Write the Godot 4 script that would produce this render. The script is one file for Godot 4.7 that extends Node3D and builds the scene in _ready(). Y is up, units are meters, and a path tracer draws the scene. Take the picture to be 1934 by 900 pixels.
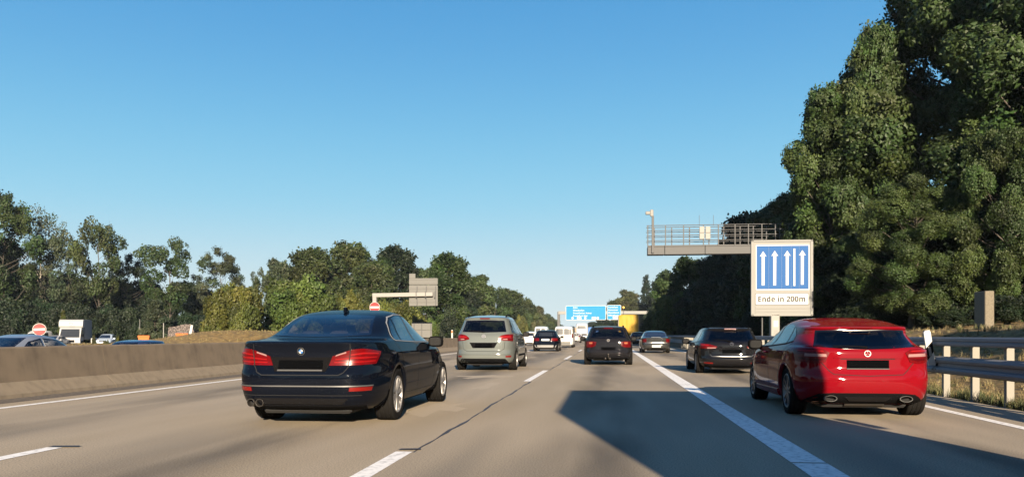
extends Node3D

var M := {}
var taken := {}

# ---------------------------------------------------------------- geometry
class Geo:
	var v := PackedVector3Array()
	var n := PackedVector3Array()
	var u := PackedVector2Array()
	var ix := PackedInt32Array()

	func tri(a: Vector3, b: Vector3, c: Vector3) -> void:
		var k := (c - a).cross(b - a)
		if k.length_squared() < 1e-16:
			return
		k = k.normalized()
		var s := v.size()
		v.append(a); v.append(b); v.append(c)
		for q in 3:
			n.append(k); u.append(Vector2.ZERO); ix.append(s + q)

	func quad(a: Vector3, b: Vector3, c: Vector3, d: Vector3) -> void:
		var k := (c - a).cross(b - d)
		if k.length_squared() < 1e-16:
			return
		k = k.normalized()
		var s := v.size()
		v.append(a); v.append(b); v.append(c); v.append(d)
		for q in 4:
			n.append(k)
		u.append(Vector2(0, 0)); u.append(Vector2(1, 0)); u.append(Vector2(1, 1)); u.append(Vector2(0, 1))
		for q in [0, 1, 2, 0, 2, 3]:
			ix.append(s + q)

	# smooth grid of rows; wrapped along each row when wrap; keep: faces to keep (row-major) or empty
	func grid(rows: Array, wrap := false, skip := PackedByteArray(), uvs := []) -> void:
		var nr := rows.size()
		var nc: int = rows[0].size()
		var s := v.size()
		var acc := PackedVector3Array()
		acc.resize(nr * nc)
		var w := nc if wrap else nc - 1
		for r in nr - 1:
			var a0: PackedVector3Array = rows[r]
			var a1: PackedVector3Array = rows[r + 1]
			for c in w:
				var d := (c + 1) % nc
				var k := (a1[d] - a0[c]).cross(a0[d] - a1[c])
				acc[r * nc + c] += k
				acc[r * nc + d] += k
				acc[(r + 1) * nc + c] += k
				acc[(r + 1) * nc + d] += k
				if skip.size() and skip[r * w + c]:
					continue
				ix.append(s + r * nc + c); ix.append(s + r * nc + d); ix.append(s + (r + 1) * nc + d)
				ix.append(s + r * nc + c); ix.append(s + (r + 1) * nc + d); ix.append(s + (r + 1) * nc + c)
		for r in nr:
			v.append_array(rows[r])
			for c in nc:
				var q := acc[r * nc + c]
				n.append(q.normalized() if q.length_squared() > 1e-20 else Vector3.UP)
				u.append(uvs[r][c] if uvs.size() else Vector2(float(c) / (nc - 1), float(r) / (nr - 1)))

	# chamfered box; b: basis
	func box(at: Vector3, size: Vector3, ch := 0.0, b := Basis()) -> void:
		var h := size / 2
		var c := minf(ch, minf(h.x, minf(h.y, h.z)) * 0.95)
		var P := func(x: float, y: float, z: float) -> Vector3: return at + b * Vector3(x, y, z)
		var ax := [0, 1, 2]
		for a in 3:
			var p: int = ax[(a + 1) % 3]
			var q: int = ax[(a + 2) % 3]
			for sg in [-1.0, 1.0]:
				var cs := []
				for k in [[-1, -1], [1, -1], [1, 1], [-1, 1]]:
					var t := Vector3()
					t[a] = sg * h[a]
					t[p] = k[0] * (h[p] - c)
					t[q] = k[1] * (h[q] - c)
					cs.append(at + b * t)
				if sg > 0:
					quad(cs[3], cs[2], cs[1], cs[0])
				else:
					quad(cs[0], cs[1], cs[2], cs[3])
		if c <= 0.0:
			return
		for a in 3:
			var p: int = (a + 1) % 3
			var q: int = (a + 2) % 3
			for s1 in [-1.0, 1.0]:
				for s2 in [-1.0, 1.0]:
					var t0 := Vector3(); var t1 := Vector3()
					t0[p] = s1 * h[p]; t0[q] = s2 * (h[q] - c)
					t1[p] = s1 * (h[p] - c); t1[q] = s2 * h[q]
					var e0 := t0; var e1 := t1; var f0 := t0; var f1 := t1
					e0[a] = h[a] - c; e1[a] = h[a] - c
					f0[a] = -h[a] + c; f1[a] = -h[a] + c
					if s1 * s2 > 0:
						quad(at + b * e0, at + b * e1, at + b * f1, at + b * f0)
					else:
						quad(at + b * e1, at + b * e0, at + b * f0, at + b * f1)
		for sx in [-1.0, 1.0]:
			for sy in [-1.0, 1.0]:
				for sz in [-1.0, 1.0]:
					var p0 := at + b * Vector3(sx * h.x, sy * (h.y - c), sz * (h.z - c))
					var p1 := at + b * Vector3(sx * (h.x - c), sy * h.y, sz * (h.z - c))
					var p2 := at + b * Vector3(sx * (h.x - c), sy * (h.y - c), sz * h.z)
					if sx * sy * sz > 0:
						tri(p0, p2, p1)
					else:
						tri(p0, p1, p2)

	func tube(pts: Array, rad: Array, seg := 10, caps := true) -> void:
		var rows := []
		var last := Vector3.ZERO
		for i in pts.size():
			var d: Vector3 = (pts[mini(i + 1, pts.size() - 1)] - pts[maxi(i - 1, 0)]).normalized()
			var x := last - d * last.dot(d)
			if x.length() < 0.1:
				x = d.cross(Vector3(0.3, 0.2, 0.93) if absf(d.z) < 0.9 else Vector3.RIGHT)
			x = x.normalized()
			last = x
			var y := d.cross(x)
			var row := PackedVector3Array()
			var r: float = rad[mini(i, rad.size() - 1)]
			for k in seg:
				var t := TAU * k / seg
				row.append(pts[i] + (x * cos(t) + y * sin(t)) * r)
			rows.append(row)
		grid(rows, true)
		if caps:
			for e in [0, rows.size() - 1]:
				for k in range(1, seg - 1):
					tri(rows[e][0], rows[e][k], rows[e][k + 1])

	# lathe round an axis through `at` along `ax`; prof: (along, radius)
	func lathe(at: Vector3, ax: Vector3, prof: Array, seg := 24) -> void:
		var x := ax.cross(Vector3.UP if absf(ax.y) < 0.9 else Vector3.RIGHT).normalized()
		var y := ax.cross(x)
		var rows := []
		for p in prof:
			var row := PackedVector3Array()
			for k in seg:
				var t := TAU * k / seg
				row.append(at + ax * p[0] + (x * cos(t) + y * sin(t)) * maxf(p[1], 1e-4))
			rows.append(row)
		grid(rows, true)

	# flat polygon (2D, any winding) extruded: P(u, w, t) with frame
	func prism(poly: PackedVector2Array, o: Vector3, ux: Vector3, uy: Vector3, depth: Vector3) -> void:
		var t := Geometry2D.triangulate_polygon(poly)
		for i in range(0, t.size(), 3):
			var a := o + ux * poly[t[i]].x + uy * poly[t[i]].y
			var b := o + ux * poly[t[i + 1]].x + uy * poly[t[i + 1]].y
			var c := o + ux * poly[t[i + 2]].x + uy * poly[t[i + 2]].y
			tri(a, b, c)
			if depth != Vector3.ZERO:
				tri(a + depth, c + depth, b + depth)
		if depth != Vector3.ZERO:
			for i in poly.size():
				var p := poly[i]
				var q := poly[(i + 1) % poly.size()]
				var a := o + ux * p.x + uy * p.y
				var b := o + ux * q.x + uy * q.y
				quad(a, b, b + depth, a + depth)

	# a superellipsoid lump
	func lump(at: Vector3, r: Vector3, b := Basis(), e := 0.6, nu := 14, nv := 9) -> void:
		var rows := []
		for j in nv:
			var ph := -PI / 2 + PI * j / (nv - 1)
			var row := PackedVector3Array()
			for k in nu:
				var th := TAU * k / nu
				var cp := pow(maxf(absf(cos(ph)), 1e-4), e)
				var sp := signf(sin(ph)) * pow(absf(sin(ph)), e)
				var ct := signf(cos(th)) * pow(absf(cos(th)), e)
				var st := signf(sin(th)) * pow(absf(sin(th)), e)
				row.append(at + b * Vector3(r.x * cp * ct, r.y * sp, r.z * cp * st))
			rows.append(row)
		grid(rows, true)

	func mesh() -> ArrayMesh:
		var m := ArrayMesh.new()
		if ix.size() < 3:
			return m
		var a := []
		a.resize(Mesh.ARRAY_MAX)
		a[Mesh.ARRAY_VERTEX] = v
		a[Mesh.ARRAY_NORMAL] = n
		a[Mesh.ARRAY_TEX_UV] = u
		a[Mesh.ARRAY_INDEX] = ix
		m.add_surface_from_arrays(Mesh.PRIMITIVE_TRIANGLES, a)
		return m

# ---------------------------------------------------------------- naming
func numbered(called: String) -> String:
	if not taken.has(called):
		taken[called] = 0
		return called
	taken[called] += 1
	return "%s_%03d" % [called, taken[called]]

func meta(o: Node, label: String, category: String, group := "") -> void:
	o.set_meta("label", label)
	o.set_meta("category", category)
	if group:
		o.set_meta("group", group)

func thing(called: String, label: String, category: String, at := Vector3.ZERO, turn := 0.0, group := "") -> Node3D:
	var o := Node3D.new()
	o.name = numbered(called)
	add_child(o)
	o.position = at
	o.rotation.y = turn
	meta(o, label, category, group)
	return o

func part(called: String, g, m, parent: Node) -> MeshInstance3D:
	var o := MeshInstance3D.new()
	o.mesh = g.mesh() if g is Geo else g
	o.material_override = M[m] if m is String else m
	if parent == self:
		o.name = numbered(called)
		add_child(o)
	else:
		var k := 0
		o.name = called
		while parent.has_node(NodePath(o.name)):
			k += 1
			o.name = "%s_%03d" % [called, k]
		parent.add_child(o)
	return o

func struct(called: String, g, m) -> MeshInstance3D:
	var o := part(called, g, m, self)
	o.set_meta("kind", "structure")
	return o

func mono(called: String, label: String, category: String, g, m, group := "") -> MeshInstance3D:
	var o := part(called, g, m, self)
	meta(o, label, category, group)
	return o

func dup(src: Node3D, called: String, label: String, category: String, at: Vector3, turn: float, sc := Vector3.ONE, group := "") -> Node3D:
	var o: Node3D = src.duplicate()
	o.name = numbered(called)
	add_child(o)
	o.position = at
	o.rotation.y = turn
	o.scale = sc
	for k in ["label", "category", "group"]:
		if o.has_meta(k):
			o.remove_meta(k)
	meta(o, label, category, group)
	return o

# ---------------------------------------------------------------- materials
func lin(r: float, g: float, b: float, a := 1.0) -> Color:
	var c := Color(r, g, b).linear_to_srgb()
	c.a = a
	return c

func mk(called: String, c: Color, rough := 0.6, metal := 0.0) -> StandardMaterial3D:
	var m := StandardMaterial3D.new()
	m.resource_name = called
	m.albedo_color = c
	m.roughness = rough
	m.metallic = metal
	M[called] = m
	return m

func noise_tex(sd: int, freq: float, cols: Array, size := 512, octaves := 5, kind := FastNoiseLite.TYPE_SIMPLEX_SMOOTH, stretch := Vector2.ONE) -> ImageTexture:
	# tileable by blending; cols: [offset, Color(srgb)] pairs
	var f := FastNoiseLite.new()
	f.seed = sd
	f.noise_type = kind
	f.frequency = freq
	f.fractal_octaves = octaves
	var nt := f.get_seamless_image(size, size, false, false, 0.15)
	var gr := Gradient.new()
	gr.offsets = PackedFloat32Array()
	gr.colors = PackedColorArray()
	var off := PackedFloat32Array()
	var cc := PackedColorArray()
	for p in cols:
		off.append(p[0]); cc.append(p[1])
	gr.offsets = off
	gr.colors = cc
	var im := Image.create(size, size, false, Image.FORMAT_RGB8)
	for y in size:
		for x in size:
			im.set_pixel(x, y, gr.sample(nt.get_pixel(x, y).r))
	return ImageTexture.create_from_image(im)

func grey(x: float) -> Color:
	return Color(x, x, x)

func tri_tex(m: StandardMaterial3D, tex: Texture2D, metres: float, world := true) -> void:
	m.albedo_texture = tex
	m.uv1_triplanar = true
	m.uv1_world_triplanar = world
	m.uv1_scale = Vector3.ONE / metres

func relief(m: StandardMaterial3D, tex: Texture2D, cm: float) -> void:
	m.heightmap_enabled = true
	m.heightmap_texture = tex
	m.heightmap_scale = cm

func materials() -> void:
	var paint := func(called: String, c: Color, rough: float, metal: float) -> void:
		var m := mk(called, c, rough, metal)
		m.clearcoat_enabled = true
		m.clearcoat = 1.0
		m.clearcoat_roughness = 0.03
		m.metallic_specular = 0.12
	paint.call("black_paint", lin(0.002, 0.003, 0.006), 0.9, 0.0)
	paint.call("red_paint", lin(0.125, 0.0016, 0.0045), 0.9, 0.0)
	M.red_paint.clearcoat = 0.55
	M.black_paint.clearcoat = 0.42
	M.black_paint.metallic_specular = 0.05
	paint.call("silver_green_paint", lin(0.084, 0.093, 0.087), 0.6, 0.1)
	paint.call("dark_grey_paint", lin(0.007, 0.0067, 0.008), 0.85, 0.0)
	paint.call("charcoal_paint", lin(0.005, 0.005, 0.006), 0.8, 0.0)
	M.dark_grey_paint.clearcoat = 0.4
	M.charcoal_paint.clearcoat = 0.6
	paint.call("silver_paint", lin(0.25, 0.25, 0.25), 0.6, 0.1)
	paint.call("pewter_paint", lin(0.022, 0.022, 0.021), 0.6, 0.1)
	paint.call("white_paint", lin(0.45, 0.45, 0.44), 0.8, 0.0)
	paint.call("navy_paint", lin(0.012, 0.02, 0.05), 0.35, 0.2)
	paint.call("pale_blue_paint", lin(0.42, 0.5, 0.6), 0.4, 0.2)
	paint.call("slate_paint", lin(0.16, 0.18, 0.21), 0.4, 0.4)
	mk("rubber", lin(0.0095, 0.009, 0.0085), 0.95).metallic_specular = 0.15
	mk("black_plastic", lin(0.004, 0.004, 0.0045), 0.9).metallic_specular = 0.15
	mk("seam_black", lin(0.002, 0.002, 0.002), 0.9)
	mk("underbody", lin(0.006, 0.006, 0.006), 0.95)
	mk("alloy", lin(0.22, 0.215, 0.21), 0.45, 0.6)
	mk("dark_alloy", lin(0.12, 0.12, 0.12), 0.35, 0.8)
	mk("brake", lin(0.05, 0.045, 0.04), 0.5, 0.6)
	mk("chrome", lin(0.20, 0.20, 0.20), 0.35, 0.85)
	mk("exhaust_steel", lin(0.05, 0.049, 0.047), 0.5, 0.3)
	mk("silver_plastic", lin(0.22, 0.22, 0.22), 0.5, 0.2)
	var g := mk("window_glass", Color(0.004, 0.005, 0.007, 0.5), 0.03)
	g.transparency = BaseMaterial3D.TRANSPARENCY_ALPHA
	g = mk("tint_glass", Color(0.0, 0.0, 0.0, 0.88), 0.03)
	g.transparency = BaseMaterial3D.TRANSPARENCY_ALPHA
	g = mk("dark_glass", lin(0.006, 0.008, 0.01), 0.04)
	g.clearcoat_enabled = true
	g = mk("frit", lin(0.002, 0.002, 0.003), 0.15)
	g = mk("tail_red", lin(0.075, 0.0012, 0.002), 0.25)
	g.metallic_specular = 0.3
	g = mk("tail_deep", lin(0.045, 0.001, 0.002), 0.25)
	g.metallic_specular = 0.3
	g = mk("tail_bright", lin(0.16, 0.004, 0.005), 0.25)
	g.metallic_specular = 0.3
	g = mk("tail_white", lin(0.19, 0.105, 0.10), 0.25)
	g.metallic_specular = 0.3
	g = mk("tail_amber", lin(0.22, 0.07, 0.03), 0.25)
	g = mk("head_glass", lin(0.5, 0.52, 0.55), 0.08, 0.3)
	g.clearcoat_enabled = true
	mk("reflector_red", lin(0.11, 0.003, 0.002), 0.25)
	mk("plate_dark", lin(0.0018, 0.002, 0.0024), 1.0).metallic_specular = 0.05
	mk("plate_white", lin(0.4, 0.4, 0.39), 0.6)
	mk("plate_edge", lin(0.05, 0.05, 0.05), 0.7)
	mk("seat_dark", lin(0.02, 0.02, 0.022), 0.85)
	mk("seat_light", lin(0.45, 0.42, 0.36), 0.9)
	mk("badge_blue", lin(0.02, 0.10, 0.28), 0.3)
	mk("white", lin(0.30, 0.30, 0.29), 0.6)
	mk("yellow_tarp", lin(0.28, 0.165, 0.004), 0.7)
	mk("truck_grey", lin(0.16, 0.165, 0.175), 0.7)
	mk("truck_white", lin(0.27, 0.275, 0.28), 0.7)
	mk("truck_blue", lin(0.01, 0.08, 0.26), 0.6)
	mk("orange", lin(0.36, 0.085, 0.008), 0.7)
	mk("tan_box", lin(0.22, 0.165, 0.11), 0.8)
	mk("sign_blue", lin(0.004, 0.056, 0.185), 0.8)
	mk("far_sign_blue", lin(0.0, 0.13, 0.27), 0.8)
	mk("sign_red", lin(0.19, 0.004, 0.005), 0.6)
	mk("sign_ink_grey", lin(0.012, 0.012, 0.012), 0.8)
	mk("sign_back", lin(0.085, 0.085, 0.08), 0.7)
	mk("panel_grey", lin(0.15, 0.15, 0.142), 0.7)
	mk("mast_white", lin(0.18, 0.176, 0.165), 0.7)
	mk("sign_ink", lin(0.02, 0.02, 0.022), 0.6)
	mk("gantry_steel", lin(0.06, 0.061, 0.062), 0.75)
	mk("rail_steel", lin(0.15, 0.155, 0.165), 0.75, 0.0)
	mk("post_steel", lin(0.17, 0.16, 0.135), 0.75)
	var lamp := mk("amber_lamp", lin(0.9, 0.5, 0.08), 0.4)
	lamp.emission_enabled = false

# ---------------------------------------------------------------- car bodies
# A body is a stack of plan outlines: each key is [height, rear z, front z, half width, rear squareness, front squareness].
class Body:
	var keys: Array
	var sl := []
	var hs := PackedFloat32Array()
	var pts := []          # per ring: PackedVector3Array, half outline from rear centre to front centre
	var nrm := []
	var len := PackedFloat32Array()
	var K := 120

	func _init(k: Array, step := 0.05, kk := 120) -> void:
		keys = k
		K = kk
		var n := keys.size()
		for c in range(1, 6):
			var d := PackedFloat32Array()
			for i in n - 1:
				d.append((keys[i + 1][c] - keys[i][c]) / maxf(keys[i + 1][0] - keys[i][0], 1e-5))
			var m := PackedFloat32Array()
			for i in n:
				if i == 0:
					m.append(d[0])
				elif i == n - 1:
					m.append(d[n - 2])
				elif d[i - 1] * d[i] <= 0.0:
					m.append(0.0)
				else:
					m.append(2.0 * d[i - 1] * d[i] / (d[i - 1] + d[i]))
			sl.append(m)
		for i in n - 1:
			var span := 0.0
			for c in range(1, 4):
				span = maxf(span, absf(keys[i + 1][c] - keys[i][c]))
			span = maxf(span, keys[i + 1][0] - keys[i][0])
			var s := clampi(ceili(span / step), 1, 10)
			for j in s:
				hs.append(lerpf(keys[i][0], keys[i + 1][0], float(j) / s))
		hs.append(keys[n - 1][0])
		for h in hs:
			_ring(h)
		for j in hs.size():
			var row := PackedVector3Array()
			for q in K + 1:
				var a: Vector3 = pts[j][mini(q + 1, K)] - pts[j][maxi(q - 1, 0)]
				var b: Vector3 = pts[mini(j + 1, hs.size() - 1)][q] - pts[maxi(j - 1, 0)][q]
				var k2 := a.cross(b)
				if q == 0 or q == K:
					k2.x = 0.0
				row.append(k2.normalized() if k2.length_squared() > 1e-14 else Vector3.UP)
			nrm.append(row)

	func at(h: float) -> PackedFloat32Array:
		var n := keys.size()
		var i := 0
		while i < n - 2 and keys[i + 1][0] < h:
			i += 1
		var w: float = maxf(keys[i + 1][0] - keys[i][0], 1e-5)
		var t := clampf((h - keys[i][0]) / w, 0.0, 1.0)
		var o := PackedFloat32Array()
		var t2 := t * t
		var t3 := t2 * t
		for c in range(1, 6):
			o.append((2 * t3 - 3 * t2 + 1) * keys[i][c] + (t3 - 2 * t2 + t) * w * sl[c - 1][i] + (3 * t2 - 2 * t3) * keys[i + 1][c] + (t3 - t2) * w * sl[c - 1][i + 1])
		return o

	func _ring(h: float) -> void:
		var r := at(h)
		var zm := (r[0] + r[1]) / 2
		var l := maxf((r[0] - r[1]) / 2, 0.005)
		var dense := PackedVector3Array()
		var D := 44
		for side in 2:
			var e := 2.0 / (r[3] if side == 0 else r[4])
			for i in D + 1:
				if side == 1 and i == 0:
					continue
				var t := float(i) / D
				var a := pow(t, 2.4)
				var b := pow(1.0 - t, 2.4)
				var th := PI / 2 * a / (a + b)
				var x := r[2] * pow(sin(th), e)
				var z := l * pow(maxf(cos(th), 0.0), e)
				if side == 0:
					dense.append(Vector3(x, h, zm + z))
				else:
					th = PI / 2 - th
					x = r[2] * pow(sin(th), e)
					z = l * pow(maxf(cos(th), 0.0), e)
					dense.append(Vector3(x, h, zm - z))
		var cum := PackedFloat32Array([0.0])
		for i in range(1, dense.size()):
			cum.append(cum[i - 1] + dense[i].distance_to(dense[i - 1]))
		var tot := cum[cum.size() - 1]
		var row := PackedVector3Array()
		var k := 0
		for q in K + 1:
			var want := tot * q / K
			while k < cum.size() - 2 and cum[k + 1] < want:
				k += 1
			var f := (want - cum[k]) / maxf(cum[k + 1] - cum[k], 1e-7)
			row.append(dense[k].lerp(dense[k + 1], clampf(f, 0, 1)))
		row[0].x = 0.0
		row[K].x = 0.0
		pts.append(row)
		len.append(tot)

	func _find(h: float) -> int:
		var j := hs.bsearch(h) - 1
		return clampi(j, 0, hs.size() - 2)

	# kinds: 0 rear (u = distance round the ring from the rear centre, signed), 1 right side, 2 left side (u = z), 3 front
	func surf(kind: int, u: float, h: float) -> Array:
		var j := _find(h)
		var f := clampf((h - hs[j]) / maxf(hs[j + 1] - hs[j], 1e-6), 0, 1)
		var sg := 1.0
		if kind == 0 or kind == 3:
			sg = -1.0 if u < 0 else 1.0
		elif kind == 2:
			sg = -1.0
		var pp := []
		var nn := []
		for k in 2:
			var row: PackedVector3Array = pts[j + k]
			var nr: PackedVector3Array = nrm[j + k]
			var g := 0.0
			if kind == 0:
				g = absf(u) / len[j + k] * K
			elif kind == 3:
				g = K - absf(u) / len[j + k] * K
			else:
				var lo := 0
				var hi := K
				while hi - lo > 1:
					var mid := (lo + hi) / 2
					if row[mid].z > u:
						lo = mid
					else:
						hi = mid
				g = lo + clampf((row[lo].z - u) / maxf(row[lo].z - row[hi].z, 1e-6), 0, 1)
			g = clampf(g, 0, K - 0.001)
			var i := int(g)
			var t := g - i
			pp.append(row[i].lerp(row[i + 1], t))
			nn.append(nr[i].lerp(nr[i + 1], t))
		var p: Vector3 = pp[0].lerp(pp[1], f)
		var q: Vector3 = nn[0].lerp(nn[1], f).normalized()
		if sg < 0:
			p.x = -p.x
			q.x = -q.x
		return [p, q]

	func on(kind: int, u: float, h: float, eps := 0.0) -> Vector3:
		var s := surf(kind, u, h)
		return s[0] + s[1] * eps

	# the shell with openings; holes: [[kind, polygon], ...], arches: [[z, h, r], ...]
	func shell(holes: Array, arches: Array, hstep := 1, qstep := 1) -> Geo:
		var g := Geo.new()
		var rows := []
		var ids := []
		var hi := []
		var j := 0
		while j < hs.size():
			hi.append(j)
			j += hstep
		if hi[-1] != hs.size() - 1:
			hi.append(hs.size() - 1)
		for jj in hi:
			var row := PackedVector3Array()
			var q := 0
			var half: PackedVector3Array = pts[jj]
			var right := []
			while q <= K:
				right.append(q)
				q += qstep
			if right[-1] != K:
				right.append(K)
			for qq in right:
				row.append(half[qq])
			for m in range(right.size() - 2, 0, -1):
				var p := half[right[m]]
				row.append(Vector3(-p.x, p.y, p.z))
			rows.append(row)
			ids.append(right)
		var nc: int = rows[0].size()
		# snap to the arches
		for a in arches:
			for r in rows.size():
				for c in nc:
					var p: Vector3 = rows[r][c]
					if absf(p.x) < 0.4:
						continue
					var d := Vector2(p.z - a[0], p.y - a[1])
					var l := d.length()
					if absf(l - a[2]) < 0.028 and l > 0.01:
						d = d * (a[2] / l)
						rows[r][c] = Vector3(p.x, a[1] + d.y, a[0] + d.x)
		var skip := PackedByteArray()
		skip.resize((rows.size() - 1) * nc)
		for r in rows.size() - 1:
			for c in nc:
				var d := (c + 1) % nc
				var four := [rows[r][c], rows[r][d], rows[r + 1][d], rows[r + 1][c]]
				for a in arches:
					var inside := true
					for p in four:
						if absf(p.x) < 0.4 or Vector2(p.z - a[0], p.y - a[1]).length() > a[2] + 0.004:
							inside = false
							break
					if inside:
						skip[r * nc + c] = 1
				if skip[r * nc + c] == 0 and holes.size():
					for hole in holes:
						var inside := true
						for k in 4:
							var p: Vector3 = four[k]
							var cc: int = c if (k == 0 or k == 3) else d
							var rr: int = r if k < 2 else r + 1
							var uv: Vector2
							if hole[0] == 1:
								if p.x < 0.2: inside = false
								uv = Vector2(p.z, p.y)
							elif hole[0] == 2:
								if p.x > -0.2: inside = false
								uv = Vector2(p.z, p.y)
							else:
								var half: int = ids[rr].size() - 1
								var s := 1.0
								var m := cc
								if cc > half:
									m = nc - cc
									s = -1.0
								var along: float = float(ids[rr][m]) / K * len[hi[rr]]
								if hole[0] == 3:
									along = len[hi[rr]] - along
								uv = Vector2(s * along, p.y)
							if inside and not Geometry2D.is_point_in_polygon(uv, hole[1]):
								inside = false
							if not inside:
								break
						if inside:
							skip[r * nc + c] = 1
							break
		g.grid(rows, true, skip)
		# close the top
		var top: PackedVector3Array = rows[-1]
		var half: int = ids[-1].size() - 1
		for q in half:
			var a := top[q]
			var b := top[q + 1]
			g.quad(a, b, Vector3(-b.x, b.y, b.z), Vector3(-a.x, a.y, a.z))
		return g

static func resample(p: Array, n: int) -> PackedVector2Array:
	var cum := [0.0]
	for i in range(1, p.size()):
		cum.append(cum[-1] + p[i].distance_to(p[i - 1]))
	var o := PackedVector2Array()
	var k := 0
	for i in n + 1:
		var w: float = cum[-1] * i / n
		while k < p.size() - 2 and cum[k + 1] < w:
			k += 1
		o.append(p[k].lerp(p[k + 1], clampf((w - cum[k]) / maxf(cum[k + 1] - cum[k], 1e-6), 0, 1)))
	return o

func v2(flat: Array) -> Array:
	var o := []
	for i in range(0, flat.size(), 2):
		o.append(Vector2(flat[i], flat[i + 1]))
	return o

func mirror(p: Array) -> Array:
	var o := []
	for q in p:
		o.append(Vector2(-q.x, q.y))
	o.reverse()
	return o

# patch between a lower and an upper line, laid eps proud of the body; returns Geo; border>0 gives [glass, border]
func ribbon(b: Body, kind: int, lo: Array, up: Array, eps: float, n := 14, m := 5, skirt := 0.012, border := 0.0) -> Array:
	var L := resample(lo, n)
	var U := resample(up, n)
	var rows := []
	var uvs := []
	for j in m + 1:
		var row := PackedVector3Array()
		for i in n + 1:
			var p := L[i].lerp(U[i], float(j) / m)
			row.append(b.on(kind, p.x, p.y, eps))
		rows.append(row)
	var g := Geo.new()
	var f := Geo.new()
	if border <= 0.0:
		g.grid(rows)
	else:
		# widen by explicit inner lines
		var wid := 0.0
		for i in n:
			wid += L[i].distance_to(L[i + 1])
		var hgt := maxf(L[n / 2].distance_to(U[n / 2]), 0.02)
		var bi := clampf(border / maxf(wid, 0.05), 0.01, 0.3)
		var bj := clampf(border / hgt, 0.02, 0.4)
		rows.clear()
		var si := [0.0, bi]
		for i in range(1, n):
			si.append(lerpf(bi, 1.0 - bi, float(i) / n))
		si.append(1.0 - bi); si.append(1.0)
		var sj := [0.0, bj]
		for j in range(1, m):
			sj.append(lerpf(bj, 1.0 - bj, float(j) / m))
		sj.append(1.0 - bj); sj.append(1.0)
		L = resample(lo, 64)
		U = resample(up, 64)
		for t in sj:
			var row := PackedVector3Array()
			for s in si:
				var k := minf(s * 64, 63.999)
				var i := int(k)
				var a := L[i].lerp(L[i + 1], k - i)
				var c := U[i].lerp(U[i + 1], k - i)
				var p := a.lerp(c, t)
				row.append(b.on(kind, p.x, p.y, eps))
			rows.append(row)
		var nc: int = rows[0].size()
		var sk := PackedByteArray()
		var sk2 := PackedByteArray()
		for j in rows.size() - 1:
			for i in nc - 1:
				var edge := j == 0 or j == rows.size() - 2 or i == 0 or i == nc - 2
				sk.append(1 if edge else 0)
				sk2.append(0 if edge else 1)
		g.grid(rows, false, sk)
		f.grid(rows, false, sk2)
	if skirt > 0.0:
		var rim := []
		var w: Geo = f if border > 0 else g
		var R := rows.size() - 1
		var C: int = rows[0].size() - 1
		for i in C + 1:
			rim.append([0, i])
		for j in range(1, R + 1):
			rim.append([j, C])
		for i in range(C - 1, -1, -1):
			rim.append([R, i])
		for j in range(R - 1, 0, -1):
			rim.append([j, 0])
		var ctr := Vector3.ZERO
		for e in rim:
			ctr += rows[e[0]][e[1]]
		ctr /= rim.size()
		var k := b.surf(kind, lo[lo.size() / 2].x, lerpf(lo[0].y, up[0].y, 0.5))
		var nn: Vector3 = k[1]
		for e in rim.size():
			var a: Vector3 = rows[rim[e][0]][rim[e][1]]
			var c2 = rim[(e + 1) % rim.size()]
			var c: Vector3 = rows[c2[0]][c2[1]]
			var dn := -nn * skirt
			w.quad(a, c, c + dn, a + dn)
	return [g, f]

func stripe(b: Body, kind: int, line: Array, width: float, eps := 0.0015, skirt := 0.0) -> Geo:
	var g := Geo.new()
	var n := 0
	var dense := []
	for i in line.size() - 1:
		var s := maxi(1, ceili(line[i].distance_to(line[i + 1]) / 0.06))
		for k in s:
			dense.append(line[i].lerp(line[i + 1], float(k) / s))
	dense.append(line[-1])
	var r0 := PackedVector3Array()
	var r1 := PackedVector3Array()
	for i in dense.size():
		var d: Vector2 = (dense[mini(i + 1, dense.size() - 1)] - dense[maxi(i - 1, 0)]).normalized()
		var o := Vector2(-d.y, d.x) * width / 2
		var s0 := b.surf(kind, dense[i].x - o.x, dense[i].y - o.y)
		var s1 := b.surf(kind, dense[i].x + o.x, dense[i].y + o.y)
		r0.append(s0[0] + s0[1] * eps)
		r1.append(s1[0] + s1[1] * eps)
	g.grid([r0, r1])
	if skirt > 0.0:
		for i in dense.size() - 1:
			var k: Vector3 = b.surf(kind, dense[i].x, dense[i].y)[1] * -skirt
			g.quad(r0[i], r0[i + 1], r0[i + 1] + k, r0[i] + k)
			g.quad(r1[i], r1[i + 1], r1[i + 1] + k, r1[i] + k)
	return g

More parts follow.
